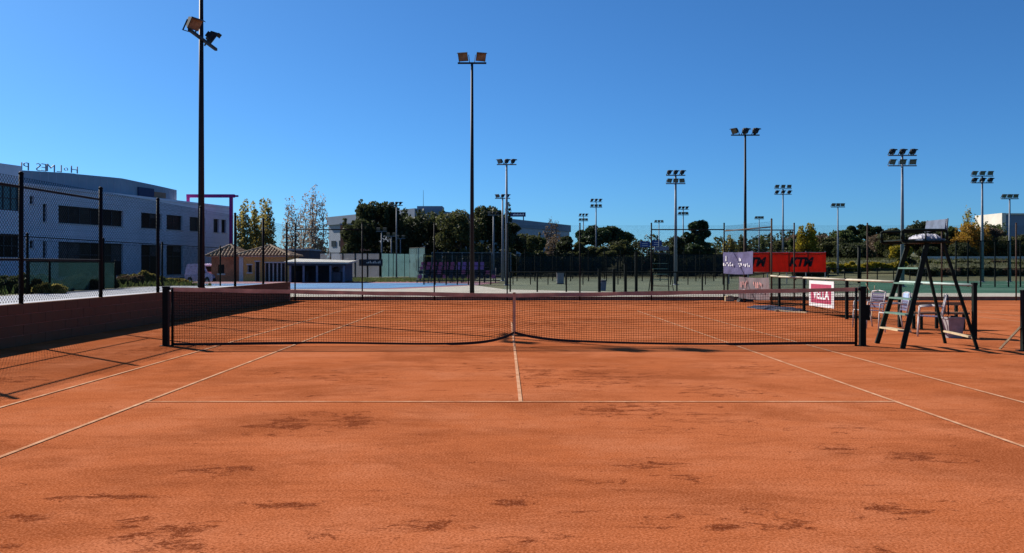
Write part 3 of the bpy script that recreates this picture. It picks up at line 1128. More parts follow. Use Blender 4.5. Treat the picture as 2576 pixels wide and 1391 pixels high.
# crimson sign on the divider fence
sa, sb = (9.44, 26.05), (9.40, 24.1)
sa = (9.38, 26.05)
sb = (9.34, 24.1)
c = Vector(((sa[0] + sb[0]) / 2, (sa[1] + sb[1]) / 2, 0.25))
th = thing('sign', c, 'white bordered crimson sign reading VELLA on the divider fence', 'sign')
MB().bx(-0.008, 0.008, -0.975, 0.975, 0, 0.77).build('board', 'banner_white', th)
MB().bx(-0.012, -0.008, -0.80, 0.82, 0.105, 0.67).build('crimson_field', 'crimson', th)
text_mesh('lettering', 'VELLA', 0.40, 'print_white', th, (-0.016, -0.02, 0.36), (R(90), 0, R(-90)), 0.003, 0.010, 0, 1.12)


# ------------------------------------------------------------------ floodlight masts
def flood_mesh(w, h, dp):
    """a floodlight looking along -y, its lens at the front; returns housing and lens meshes"""
    m = MB()
    f = [(-w / 2, -dp / 2, -h / 2), (w / 2, -dp / 2, -h / 2), (w / 2, -dp / 2, h / 2), (-w / 2, -dp / 2, h / 2)]
    k = 0.62
    b = [(-w / 2 * k, dp / 2, -h / 2 * k), (w / 2 * k, dp / 2, -h / 2 * k), (w / 2 * k, dp / 2, h / 2 * k), (-w / 2 * k, dp / 2, h / 2 * k)]
    m.v += f + b
    m.f += [(0, 1, 2, 3), (7, 6, 5, 4), (0, 4, 5, 1), (1, 5, 6, 2), (2, 6, 7, 3), (3, 7, 4, 0)]
    # visor and cooling box
    m.box((0, -dp * .5 - 0.05, h / 2 + 0.006), (w * 1.04, 0.12, 0.012))
    m.box((0, dp * .62, 0), (w * .36, dp * .3, h * .4))
    # stirrup
    for s in (-1, 1):
        m.box((s * (w / 2 + 0.012), 0, -h * .35), (0.012, 0.05, h * .95))
    m.box((0, 0, -h * .82), (w + 0.05, 0.05, 0.014))
    return m


FM = {}
for key, (w, h, dp, lens) in {'warm': (0.42, 0.36, 0.22, 'lamp_lens'), 'grey': (0.40, 0.34, 0.2, 'lamp_lens_grey')}.items():
    FM[key] = (flood_mesh(w, h, dp).mesh('floodlight', 'lamp_housing'),
               MB().bx(-w * .46, w * .46, -dp / 2 - 0.012, -dp / 2 - 0.003, -h * .45, h * .45).mesh('lens', lens), h)


def flood(parent, loc, yaw, tilt, key, sc=1.0):
    a, b, h = FM[key]
    o = link('floodlight', a, parent, (loc[0], loc[1], loc[2] + h * .8 * sc))
    o.rotation_euler = (R(tilt), 0, R(yaw))
    o.scale = (sc, sc, sc)
    link('lens', b, o)
    return o


def mast(px, d, ground, rows, label, pr=(0.11, 0.06), mat='galvanised', key='grey', arm=None, group=None, lat=None, top_extra=0.0, sc=1.0, azim=0.0):
    """rows: list of (picture y of the crossarm, number of lamps, yaw list)"""
    x = LAT(px, d) if lat is None else lat
    th = thing('floodlight_mast', (x, d, ground), label, 'floodlight', group)
    zt = max(ZZ(py, d) for py, n, ys in rows) - ground
    MB().tube((0, 0, 0), (0, 0, zt + top_extra), pr[0], pr[1], 12).build('pole', mat, th, None, True)
    m = MB().lathe([(pr[0] * 1.9, 0), (pr[0] * 1.9, 0.03), (pr[0] * 1.15, 0.05), (pr[0] * 1.1, 0.07)], (0, 0, 0.002), 12)
    m.build('base', mat, th, None, True)
    for py, n, ys in rows:
        z = ZZ(py, d) - ground
        w = arm if arm else 0.55 * (n - 1) + 0.5
        ca, sa = math.cos(R(azim)), math.sin(R(azim))
        MB().bar((-w / 2 * ca, -w / 2 * sa, z), (w / 2 * ca, w / 2 * sa, z), 0.07, 0.07).build('crossarm', mat, th)
        for i in range(n):
            t = (-w / 2 + 0.25 * sc) + (w - 0.5 * sc) * i / max(1, n - 1)
            flood(th, (t * ca, t * sa, z), ys[i], 28, key, sc)
    return th


GB = 0.12
# left: stands behind the wall, one arm along the wall line and two lamps above the picture
th = thing('floodlight_mast', (-9.235, 25.75, terrace(25.75)), 'thick dark floodlight pole behind the block wall, rising out of the top of the picture', 'floodlight')
zt = 10.55 - terrace(25.4)
MB().tube((0, 0, 0), (0, 0, zt), 0.105, 0.055, 14).build('pole', 'dark_pole', th, None, True)
MB().lathe([(0.2, 0), (0.2, 0.02), (0.12, 0.03), (0.115, 0.05)], (0, 0, 0.002), 14).build('base', 'dark_pole', th, None, True)
z = 8.33 - terrace(25.4)
MB().bar((0.06, -1.15, z), (0.06, 1.15, z), 0.08, 0.08).build('crossarm', 'dark_pole', th)
flood(th, (0.06, -0.85, z), 62, 34, 'warm', 1.0)
flood(th, (0.06, 0.7, z), 118, 34, 'warm', 1.0)
MB().bar((-0.85, 0, zt), (0.85, 0, zt), 0.08, 0.08).build('crossarm', 'dark_pole', th)
flood(th, (-0.6, 0, zt), 40, 34, 'warm', 1.2)
flood(th, (0.6, 0, zt), 40, 34, 'warm', 1.2)
# behind the far fence
mast(1187, 37.3, GB, [(159, 2, (-14, 18))], 'tall dark pole with two floodlights behind the far fence', (0.105, 0.055), 'dark_pole', 'warm', 1.26, sc=1.05)
mast(1874, 52, GB, [(340, 3, (-55, 112, 108))], 'tall dark pole with three floodlights rising behind the lilac banner', (0.11, 0.06), 'dark_pole', 'warm', 1.75, sc=1.0)
mast(1274, 56, GB, [(414, 3, (-40, 112, 108))], 'tall grey three lamp mast just right of the far dark pole', (0.12, 0.06), arm=1.3, sc=0.9)
mast(1264, 70, GB, [(499, 3, (-30, 112, 108))], 'shorter grey three lamp mast close beside a taller one', (0.12, 0.06), arm=1.25, sc=0.85)
mast(1241, 86, GB, [(541, 3, (-30, 112, 108))], 'grey mast half lost in the dark tree crown', (0.12, 0.06), arm=1.2, sc=0.85)
mast(1499, 118, GB, [(522, 3, (10, 0, -10)), (508, 3, (112, 108, 112))], 'distant grey six lamp mast in front of the umbrella pine', (0.13, 0.07), arm=1.7, sc=1.1)
mast(1467, 140, GB, [(556, 3, (10, 0, -10)), (544, 3, (112, 108, 112))], 'small far six lamp mast beside the umbrella pine', (0.13, 0.07), arm=1.6, sc=1.1)
mast(1699, 57, GB, [(462, 3, (20, 0, -20)), (441, 3, (112, 108, 112))], 'grey six lamp mast on the turf beside the round tree', (0.13, 0.065), arm=1.3, sc=0.85)
mast(1718, 122, GB, [(541, 3, (20, 0, -20)), (527, 3, (112, 108, 112))], 'far grey six lamp mast in front of the round tree', (0.12, 0.07), arm=1.6, sc=1.1)
mast(1657, 150, GB, [(560, 3, (20, 0, -20))], 'tiny far three lamp mast beside the blue road signs', (0.12, 0.07), arm=1.7, sc=1.1)
mast(1969, 98, GB, [(489, 3, (112, 108, 112)), (475, 3, (10, 0, -10))], 'grey six lamp mast rising behind the red banner', (0.13, 0.07), arm=2.0, sc=1.15)
mast(1909, 130, GB, [(551, 3, (10, 0, -10))], 'small far three lamp mast above the lilac banner', (0.11, 0.06), arm=1.45, sc=1.05)
mast(2107, 84, GB, [(521, 3, (10, 0, -10))], 'slim grey three lamp mast between the red banner and the umpire chair', (0.10, 0.055), arm=1.4, sc=0.95)
mast(2269, 52, GB, [(417, 3, (15, 0, -12)), (391, 3, (112, 108, 112))], 'tall grey six lamp mast behind the umpire chair', (0.13, 0.06), arm=1.75, sc=0.98)
mast(2470, 66, GB, [(460, 3, (112, 108, 112)), (443, 3, (10, 0, -10))], 'grey six lamp mast on the green court near the orange tree', (0.13, 0.06), arm=1.72, sc=0.98)
mast(2539, 67, GB, [(500, 3, (15, 0, -15))], 'grey three lamp mast on the green court at the cream house', (0.11, 0.055), arm=1.38, sc=0.9)
mast(997, 88, GB, [(517, 3, (-30, 112, 108))], 'thin grey three lamp mast against the big dark tree', (0.09, 0.05), arm=1.3, sc=0.95)
for px, py, d, w in ((959.6, 582, 92, 'tallest'), (984, 594, 100, 'middle'), (1007, 600, 106, 'lowest')):
    mast(px, d, GB, [(py, 2, (0, 0))], '%s of three short two lamp posts by the green screens' % w, (0.09, 0.06), arm=1.2, sc=1.0)

# ------------------------------------------------------------------ office building on the left
U = Vector((0.261, 0.965, 0))
NRM = Vector((0.965, -0.261, 0))       # towards the court
S0 = Vector((-47.6, 98, 0))


def sfac(px, off=0.0):
    r = (px - VX) / FPX
    b = S0 + NRM * off
    return (r * b.y - b.x) / (U.x - r * U.y)


og = Vector((S0.x, S0.y, -0.3))
ob = thing('office_building', og, 'pale two storey office building with dark windows beyond the left fence', 'building')
BZ = -0.3


def fp(s, off, z):
    return S0 + U * s + NRM * off + Vector((0, 0, z))


def slab(m, s0, s1, o0, o1, z0, z1):
    """box aligned with the facade"""
    b = len(m.v)
    for z in (z0, z1):
        for s, o in ((s0, o0), (s1, o0), (s1, o1), (s0, o1)):
            m.v.append(tuple(fp(s, o, z)))
    for q in ((0, 3, 2, 1), (4, 5, 6, 7), (0, 1, 5, 4), (1, 2, 6, 5), (2, 3, 7, 6), (3, 0, 4, 7)):
        m.f.append(tuple(b + i for i in q))
    return m


sR = sfac(583)
sL = sfac(56)
WT = 9.75
up = [(147, 310), (355, 407), (419, 459), (477, 516), (537, 551), (557, 569)]
lo = [(147, 310), (355, 407), (419, 460)]
wins = [(sfac(a), sfac(b), 6.07, 8.0) for a, b in up] + [(sfac(a), sfac(b), 0.15, 4.0) for a, b in lo]
wins += [(sfac(108), sfac(118), 6.07, 8.0), (sfac(108), sfac(118), 2.2, 4.0), (sfac(75), sfac(85), 7.9, 8.75), (sfac(75), sfac(85), 3.25, 4.0)]
# the wall is cut round the openings
zs = sorted({BZ, WT} | {w[2] for w in wins} | {w[3] for w in wins})
sx_ = sorted({sL, sR} | {w[0] for w in wins} | {w[1] for w in wins})
m = MB()
for i in range(len(sx_) - 1):
    run = None
    for j in range(len(zs) - 1):
        cs, cz = (sx_[i] + sx_[i + 1]) / 2, (zs[j] + zs[j + 1]) / 2
        if any(w[0] < cs < w[1] and w[2] < cz < w[3] for w in wins):
            if run:
                slab(m, sx_[i], sx_[i + 1], -0.4, 0, run[0], run[1])
            run = None
        else:
            run = (run[0], zs[j + 1]) if run else (zs[j], zs[j + 1])
    if run:
        slab(m, sx_[i], sx_[i + 1], -0.4, 0, run[0], run[1])
slab(m, sL, sR, -14, -0.9, BZ, WT - 0.1)
m.build('wall', 'facade', ob, og)
m = MB()
slab(m, sL, sR + .1, -0.46, 0.12, WT, WT + 0.28)
m.build('parapet', 'facade', ob, og)
rgw = random.Random(12)
for a, b, z0, z1 in wins:
    g = MB()
    slab(g, a, b, -0.36, -0.33, z0, z1)
    wo = g.build('window', 'glass_dark', ob, og)
    fr = MB()
    n = max(1, int(round((b - a) / 1.6)))
    for k in range(n + 1):
        s = a + (b - a) * k / n
        slab(fr, max(a, s - .04), min(b, s + .04), -0.33, -0.27, z0, z1)
    for k in range(n):
        q = rgw.random()
        if q > 0.35:
            pn = MB()
            pa, pb = a + (b - a) * k / n + .05, a + (b - a) * (k + 1) / n - .05
            zl = z0 + .09 if q < .8 else z0 + (z1 - z0) * rgw.uniform(.45, .8)
            slab(pn, pa, pb, -0.326, -0.318, zl, z1 - .09)
            pn.build('pane', 'glass_brown' if q < .8 else 'glass_reflection', wo, og)  # paler top panels: reflections put into the pane colour
    slab(fr, a, b, -0.33, -0.262, z1 - .08, z1)
    slab(fr, a, b, -0.33, -0.262, z0, z0 + .08)
    if z1 - z0 > 3:
        slab(fr, a, b, -0.33, -0.264, z0 + 2.4, z0 + 2.5)
    tag(fr.build('frame', 'window_frame', wo, og), kind='stuff')
    sl = MB()
    slab(sl, a - .08, b + .08, -0.1, 0.09, z0 - 0.1, z0 - 0.003)
    sl.build('sill', 'pale_trim', wo, og)
# panel joints
m = MB()
for z in (1.6, 2.8, 4.6, 5.3, 8.6, 9.2):
    if z > 4.05 and not (6.0 < z < 8.05):
        slab(m, sfac(90) if z < 8 else sL, sR, 0.0, 0.012, z, z + 0.035)
for px in range(330, 580, 21):
    slab(m, sfac(px), sfac(px) + .03, 0.0, 0.010, 4.65, 5.3)
    slab(m, sfac(px), sfac(px) + .03, 0.0, 0.010, 8.65, 9.2)
tag(m.build('panel_joint', 'facade_joint', ob, og), kind='stuff')
# near wing
wL, wR = sfac(-140, 1.6), sfac(55, 1.6)
wz = [(sfac(-90, 1.6), sfac(52, 1.6), 6.9, 9.4, 'glass_teal'), (sfac(-90, 1.6), sfac(54, 1.6), 2.2, 4.55, 'glass_dark')]
m = MB()
a, b = wz[0][0], wz[0][1]
for z0, z1 in ((BZ, 2.2), (4.55, 6.9), (9.4, 11.5)):
    slab(m, wL, wR, 1.2, 1.6, z0, z1)
for z0, z1 in ((2.2, 4.55), (6.9, 9.4)):
    slab(m, wL, a, 1.2, 1.6, z0, z1)
    slab(m, b, wR, 1.2, 1.6, z0, z1)
slab(m, wL, wR, -12, 0.8, BZ, 11.4)
m.build('wing_wall', 'facade', ob, og)
for a, b, z0, z1, gm in wz:
    g = MB()
    slab(g, a, b, 1.24, 1.27, z0, z1)
    wo = g.build('window', gm, ob, og)
    fr = MB()
    n = 7
    for k in range(n + 1):
        s = a + (b - a) * k / n
        slab(fr, max(a, s - .05), min(b, s + .05), 1.27, 1.34, z0, z1)
    slab(fr, a, b, 1.27, 1.345, z1 - .09, z1)
    slab(fr, a, b, 1.27, 1.345, z0, z0 + .09)
    slab(fr, a, b, 1.27, 1.345, (z0 + z1) / 2 - .04, (z0 + z1) / 2 + .04)
    tag(fr.build('frame', 'window_frame', wo, og), kind='stuff')
# grey attic, set back, its roof line falling towards the far end
m = MB()
aL, aR = sfac(10), sfac(470)
ATS, ATZ = [], []
for px, py in ((10, 427), (48, 429), (185, 437), (304, 448), (400, 468), (470, 484)):
    s_ = sfac(px, -1.6)
    ATS.append(s_)
    ATZ.append(ZZ(py, fp(s_, -1.6, 0).y))
N = 14
for i in range(N):
    t0, t1 = i / N, (i + 1) / N
    s0, s1 = aL + (aR - aL) * t0, aL + (aR - aL) * t1

    def top(t):
        s_ = aL + (aR - aL) * t
        return float(np.interp(s_, ATS, ATZ))
    b = len(m.v)
    for s, t in ((s0, t0), (s1, t1)):
        for o in (-12, -1.6):
            m.v.append(tuple(fp(s, o, WT - .2)))
            m.v.append(tuple(fp(s, o, top(t))))
    m.f += [(b, b + 4, b + 5, b + 1), (b + 2, b + 3, b + 7, b + 6), (b + 1, b + 5, b + 7, b + 3)]
    if i == N - 1:
        m.f.append((b + 4, b + 6, b + 7, b + 5))
m.build('attic', 'attic', ob, og)
m = MB()
for k in range(26):
    s = aL + (aR - aL) * (k + .5) / 26
    slab(m, s - .02, s + .02, -1.6, -1.57, WT, float(np.interp(s, ATS, ATZ)) - .1)
tag(m.build('attic_seam', 'facade_joint', ob, og), kind='stuff')
# sign panel on the attic
s0, s1, s2 = sfac(372), sfac(411), sfac(441)
sp = thing('roof_sign', fp(s0, -1.5, 9.9), 'dark navy sign panel with dull orange end on the office attic', 'sign')
g = MB()
slab(g, s0, s1, -1.53, -1.40, 10.15, 11.35)
g.build('panel', 'panel_navy', sp, fp(s0, -1.5, 9.9))
g = MB()
slab(g, s1 + .1, s2, -1.53, -1.46, 10.3, 11.0)
g.build('orange_panel', 'print_orange', sp, fp(s0, -1.5, 9.9))
# roof lettering seen from behind
c0 = fp(sfac(110), -2.2, 11.8)
lt = thing('roof_lettering', c0, 'large metal roof letters seen from behind on the office roof', 'lettering')
ang = math.atan2(U.y, U.x)
letters = [('L', 51.5), ('P', 65), ('S', 98), ('E', 113), ('M', 131), ('L', 150), ('O', 166), ('H', 183)]
letters = [('L', 50), ('P', 66.5), ('S', 97), ('E', 111), ('M', 128), ('L', 150), ('o', 166), ('H', 187)]
for ch, px in letters:
    s = sfac(px, -2.2)
    zb = float(np.interp(s, ATS, ATZ)) + .03
    p = fp(s, -2.2, zb + (0.46 if ch != 'o' else 0.55)) - c0
    o = text_mesh('letter', ch, 1.25 if ch != 'o' else 0.9, 'letter_metal', lt, p, (R(90), 0, ang + math.pi), 0.04, -0.018, 0, 1.5)
g = MB()
zq = lambda px: float(np.interp(sfac(px, -2.2), ATS, ATZ))
for px in range(46, 190, 8):
    g.bar(fp(sfac(px, -2.2), -2.2, zq(px) + .05) - c0, fp(sfac(px + 8, -2.2), -2.2, zq(px + 8) + .05) - c0, 0.06, 0.07)
g.build('bracket', 'letter_metal', lt)
# magenta entrance frame
d = 118.0
mg = thing('entrance_frame', (LAT(581, d), d, -0.25), 'slim magenta portal frame beside the office building', 'portal')
omg = (LAT(581, d), d, -0.25)
g = MB()
g.bx(LAT(577.5, d), LAT(585, d), d - .2, d + .2, -0.25, ZZ(497, d))
g.build('post', 'magenta', mg, omg)
g = MB()
g.bx(LAT(470, d), LAT(590, d), d - .25, d + .25, ZZ(497, d) + .002, ZZ(489, d))
g.bx(LAT(590, d) + .002, LAT(599, d), d - .15, d + .15, ZZ(495.5, d), ZZ(491, d))
g.build('beam', 'magenta', mg, omg)
g = MB()
g.bx(LAT(470, d), LAT(476, d), d - .2, d + .2, ZZ(514, d), ZZ(497, d))
g.build('bracket', 'magenta', mg, omg)

# ------------------------------------------------------------------ tiled pavilion
PZ = -0.26


def hip_roof(th, org, x0, x1, y0, y1, ze, zr, ov=0.35):
    x0, x1, y0, y1 = x0 - ov, x1 + ov, y0 - ov, y1 + ov
    w, dp = x1 - x0, y1 - y0
    h = min(w, dp) / 2
    if w >= dp:
        A, B = Vector((x0 + h, (y0 + y1) / 2, zr)), Vector((x1 - h, (y0 + y1) / 2, zr))
    else:
        A, B = Vector(((x0 + x1) / 2, y0 + h, zr)), Vector(((x0 + x1) / 2, y1 - h, zr))
    c = [Vector((x0, y0, ze)), Vector((x1, y0, ze)), Vector((x1, y1, ze)), Vector((x0, y1, ze))]
    m = MB()
    if w >= dp:
        faces = [(c[0], c[1], B, A), (c[1], c[2], B, B), (c[2], c[3], A, B), (c[3], c[0], A, A)]
    else:
        faces = [(c[0], c[1], A, A), (c[1], c[2], B, A), (c[2], c[3], B, B), (c[3], c[0], A, B)]
    for f in faces:
        pts = [f[0], f[1], f[2]] + ([f[3]] if (f[3] - f[2]).length > 1e-3 else [])
        m.poly(pts)
    m.poly([c[3], c[2], c[1], c[0]])
    rf = m.build('roof', 'roof_under', th, org)
    for fi, (p, q, r_, s_) in enumerate(faces):
        e = (q - p)
        L = e.length
        e.normalize()
        nrm = e.cross(r_ - p).normalized()
        if nrm.z < 0:
            nrm = -nrm
        upv = nrm.cross(e)
        if upv.z < 0:
            upv = -upv
        H = (r_ - p).dot(upv)
        ra, sa_ = (r_ - p).dot(e), (s_ - p).dot(e)
        lo_, hi_ = min(ra, sa_), max(ra, sa_)
        n = int(L / 0.26)
        for i in range(n):
            t = (i + .5) * L / n
            if t < lo_:
                ln = H * t / max(lo_, 1e-3)
            elif t > hi_:
                ln = H * (L - t) / max(L - hi_, 1e-3)
            else:
                ln = H
            ln -= 0.08
            if ln < 0.15:
                continue
            tm = MB()
            k = 0.0
            while k < ln - 0.02:
                k1 = min(ln, k + 0.42)
                a0 = p + e * t + upv * k + nrm * 0.035
                a1 = p + e * t + upv * k1 + nrm * 0.02
                tm.tube(a0, a1, 0.085, 0.07, 6, cap=True)
                k = k1
            tm.build('tile_row', 'roof_tile', rf, org)
    for a, b in ((c[0], A), (c[1], B if w >= dp else A), (A, B)):
        if (b - a).length > 0.1:
            MB().tube(a + Vector((0, 0, .05)), b + Vector((0, 0, .05)), 0.1, 0.1, 6).build('ridge_tile', 'roof_tile', rf, org)
    return rf


d0 = 70.0
hx0, hx1, hx2 = LAT(523, d0), LAT(602, d0), LAT(721.5, d0)
oh = Vector(((hx0 + hx2) / 2, d0, PZ))
hs = thing('pavilion', oh, 'small ochre pavilion with two tiled hip roofs behind the left fence', 'house')
ze = 2.12


def wallcut(m, x0, x1, y, z0, z1, holes, t=0.25):
    xs_ = sorted({x0, x1} | {h[0] for h in holes} | {h[1] for h in holes})
    for i in range(len(xs_) - 1):
        cx = (xs_[i] + xs_[i + 1]) / 2
        z = z0
        for h in sorted([h for h in holes if h[0] < cx < h[1]], key=lambda q: q[2]):
            if h[2] > z:
                m.bx(xs_[i], xs_[i + 1], y, y + t, z, h[2])
            z = h[3]
        if z < z1:
            m.bx(xs_[i], xs_[i + 1], y, y + t, z, z1)


# right block
hR = [(LAT(622, d0), LAT(634, d0), 0.85, 1.45), (LAT(641, d0), LAT(653, d0), PZ + .02, 1.72), (LAT(666, d0), LAT(717, d0), PZ + .35, 1.62)]
m = MB()
wallcut(m, hx1, hx2, d0, PZ, ze, hR)
m.bx(hx1, hx2, d0 + 1.0, d0 + 4.0, PZ, ze - .01)
m.bx(hx2 - .25, hx2 - .001, d0 + .251, d0 + 1.0, PZ, ze - .012)
m.build('wall', 'ochre_wall', hs, oh)
for i, (a, b, z0, z1) in enumerate(hR):
    nm = 'door' if i == 1 else 'window'
    wo = MB().bx(a, b, d0 + .14, d0 + .17, z0, z1).build(nm, 'glass_dark', hs, oh)
    fr = MB()
    k = 5 if i == 2 else 1
    for q in range(k + 1):
        x = a + (b - a) * q / k
        fr.bx(max(a - .06, x - .05), min(b + .06, x + .05), d0 + .08, d0 + .138, z0, z1)
    fr.bx(a - .06, b + .06, d0 - .03, d0 - .003, z1, z1 + .1)
    fr.bx(a - .06, b + .06, d0 - .03, d0 - .003, z0 - .1, z0) if i != 1 else None
    fr.build('frame', 'pale_trim', wo, oh)
MB().bx(hx1 - .02, hx1 + .32, d0 - .04, d0 - .002, PZ, ze - .02).build('corner_pier', 'pale_trim', hs, oh)
MB().bx(hx1 - .1, hx2 + .1, d0 - .06, d0 + .1, ze, ze + .08).build('eave_board', 'pale_trim', hs, oh)
hip_roof(hs, oh, hx1, hx2, d0, d0 + 4.0, ze + .09, 3.1)
# left block, standing a little further back, of red brick
m = MB()
hL = [(LAT(540, d0), LAT(556, d0), 0.75, 1.5)]
wallcut(m, hx0, hx1 - .03, d0 + .8, PZ, ze, hL)
m.bx(hx0, hx1 - .03, d0 + 1.6, d0 + 4.4, PZ, ze - .01)
m.bx(hx0, hx0 + .25, d0 + 1.051, d0 + 1.6, PZ, ze - .012)
m.build('wall', 'brick_wall', hs, oh)
wo = MB().bx(hL[0][0], hL[0][1], d0 + .95, d0 + .98, .75, 1.5).build('window', 'glass_dark', hs, oh)
MB().bx(hL[0][0] - .08, hL[0][1] + .08, d0 + .76, d0 + .797, 0.62, .745).build('sill', 'pale_trim', wo, oh)
hip_roof(hs, oh, hx0, hx1 - .2, d0 + .8, d0 + 4.4, ze + .06, 3.12)

# ------------------------------------------------------------------ van
def van(loc, rz, label):
    th = thing('parked_van', loc, label, 'van', None, rz)
    W = 0.82
    prof = [(2.02, 0.42), (2.04, 0.72), (1.96, 0.92), (1.28, 1.08), (0.72, 1.62), (0.50, 1.74), (-0.6, 1.80), (-1.88, 1.76), (-2.0, 1.60), (-2.06, 0.8), (-2.02, 0.36)]
    arch = []
    m = MB()
    ins = [0.03 if z > 1.2 else 0.0 for x, z in prof]
    n = len(prof)
    for s in (-1, 1):
        for (x, z) in prof:
            inset = 0.12 * max(0, (z - 0.95)) / 0.85
            m.v.append((x * (1 if abs(s) else 1), s * (W - inset), z))
    for i in range(n):
        j = (i + 1) % n
        m.f.append((i, j, n + j, n + i))
    m.f.append(tuple(range(n)))
    m.f.append(tuple(range(2 * n - 1, n - 1, -1)))
    bd = m.build('body', 'van_paint', th)
    bv = bd.modifiers.new('soft', 'BEVEL')
    bv.width = 0.05
    bv.segments = 2
    # windscreen
    m = MB()
    a, b = Vector((1.22, 0, 1.135)), Vector((0.745, 0, 1.60))
    nr = Vector((0.65, 0, 0.76)).normalized()
    y0, y1 = 0.72, 0.66
    m.extr([a + Vector((0, -y0, 0)) + nr * .004, a + Vector((0, y0, 0)) + nr * .004, b + Vector((0, y1, 0)) + nr * .004, b + Vector((0, -y1, 0)) + nr * .004], nr, 0.012)
    m.build('windscreen', 'glass_dark', th)
    for s in (-1, 1):
        m = MB()
        yb, yt = s * (W - 0.02 + .006), s * (W - 0.09 + .006)
        m.extr([(1.02, yb, 1.1), (0.2, yb, 1.1), (0.2, yt, 1.58), (0.62, yt, 1.58)], (0, s, 0), 0.01)
        m.build('side_window', 'glass_dark', th)
        MB().box((1.9, s * 0.62, 0.80), (0.24, 0.30, 0.18), 0).build('headlight', 'headlight_glass', th)
        MB().box((0.95, s * (W + 0.08), 1.12), (0.1, 0.16, 0.16)).build('wing_mirror', 'plastic_dark', th)
        for x in (1.28, -1.3):
            w = MB().tube((x, s * (W - 0.16), 0.31), (x, s * (W + 0.015), 0.31), 0.31, 0.31, 18).build('wheel', 'tyre', th, None, False)
            MB().tube((x, s * (W + 0.017), 0.31), (x, s * (W + 0.03), 0.31), 0.19, 0.17, 14).build('rim', 'rim', w)
            m = MB()
            pts = [(x + 0.38 * math.cos(R(t)), s * (W + .012), 0.36 + 0.37 * math.sin(R(t))) for t in range(0, 181, 20)]
            m.extr(pts, (0, s, 0), 0.006)
            m.build('wheel_arch', 'plastic_dark', th)
    MB().box((2.04, 0, 0.50), (0.12, 1.62, 0.22)).build('bumper', 'plastic_dark', th)
    MB().box((2.0, 0, 0.78), (0.12, 0.7, 0.12)).build('grille', 'plastic_dark', th)
    return th


van((LAT(521, 72.5), 72.5, -0.26), R(-38), 'pale lilac white van parked in front of the small pavilion')

# ------------------------------------------------------------------ shelter, dark block, screens
d = 65.0
sx0, sx1 = LAT(727, d), LAT(868, d)
osd = Vector(((sx0 + sx1) / 2, d, 0.10))
sh = thing('shelter', osd, 'low open shelter with pale flat roof beside the blue court', 'shelter')
g = MB()
z0 = ZZ(658, d)
g.v += [(sx0 - .3, d - .4, z0), (sx1 + .3, d - .4, z0 - .06), (sx1 + .3, d + 3.4, z0 + .10), (sx0 - .3, d + 3.4, z0 + .26)]
g.v += [(x, y, z - .12) for x, y, z in g.v[:4]]
g.f += [(0, 1, 2, 3), (7, 6, 5, 4), (0, 4, 5, 1), (1, 5, 6, 2), (2, 6, 7, 3), (3, 7, 4, 0)]
g.build('roof', 'roof_white', sh, osd)
for i in range(5):
    x = sx0 + .1 + (sx1 - sx0 - .2) * i / 4
    MB().bx(x - .07, x + .07, d - .1, d + .04, 0.10, z0 - .14).build('column', 'hut_panel', sh, osd)
MB().bx(sx0, LAT(812, d), d + 3.0, d + 3.2, 0.10, z0 - .02).build('rear_wall', 'hut_dark', sh, osd)
MB().bx(LAT(812, d) + .01, sx1, d + 3.0, d + 3.1, 0.10, z0 - .02).build('rear_screen', 'hut_panel', sh, osd)
MB().bx(sx0, sx0 + .12, d + .1, d + 3.0, 0.10, z0).build('side_wall', 'hut_dark', sh, osd)
MB().bx(sx0 - .1, sx1 + .1, d - .32, d - .28, z0 - .3, z0 - .12).build('fascia', 'hut_dark', sh, osd)
for i, (px, lab) in enumerate(((750, 'dark counter under the left half of the shelter'), (838, 'dark grill stand under the right half of the shelter'))):
    x = LAT(px, d)
    t = thing('counter' if i == 0 else 'grill_stand', (x, d + 1.2, 0.10), lab, 'counter' if i == 0 else 'grill')
    MB().bx(-.5, .5, -.25, .25, .78, .84).build('top', 'hut_dark', t)
    for a in (-.42, .42):
        MB().bx(a - .05, a + .05, -.2, .2, 0, .78).build('leg', 'hut_dark', t)
    if i:
        MB().lathe([(.22, 0), (.3, .16), (.3, .24), (.12, .38)], (0, 0, .845), 12).build('hood', 'plastic_dark', t)
d = 82.0
o = Vector((LAT(750, d), d, 0.0))
bk = thing('flat_roofed_block', o, 'dark flat roofed block behind the pavilion and shelter', 'building')
MB().bx(LAT(700, d), LAT(777, d), d, d + 5, -.1, ZZ(630, d)).build('wall', 'block_dark', bk, o)
MB().bx(LAT(698, d), LAT(779, d), d - .15, d + 5.15, ZZ(630, d) + .002, ZZ(626, d)).build('roof_edge', 'attic', bk, o)


def screen_fence(label, p0, p1, z0, z1, n, mat, postmat='dark_green_paint', name='screen_fence', top=True):
    p0, p1 = Vector((*p0, 0)), Vector((*p1, 0))
    th = thing(name, (*((p0 + p1) / 2).xy, z0), label, 'fence')
    og_ = ((p0 + p1).x / 2, (p0 + p1).y / 2, z0)
    u = (p1 - p0).normalized()
    nr = Vector((u.y, -u.x, 0))
    for i in range(n + 1):
        p = p0 + (p1 - p0) * i / n
        MB().tube((p.x, p.y, z0 - .05), (p.x, p.y, z1 + .05), 0.045, 0.045, 6).build('post', postmat, th, og_)
        if i < n:
            q = p0 + (p1 - p0) * (i + 1) / n
            a, b = p + u * .06 + nr * .06, q - u * .06 + nr * .06
            m = MB().poly([(a.x, a.y, z0 + .06), (b.x, b.y, z0 + .06), (b.x, b.y, z1 - .05), (a.x, a.y, z1 - .05)])
            m.build('screen', mat, th, og_)
    if top:
        MB().tube((p0.x, p0.y, z1), (p1.x, p1.y, z1), 0.03, 0.03, 6).build('top_rail', postmat, th, og_)
    return th


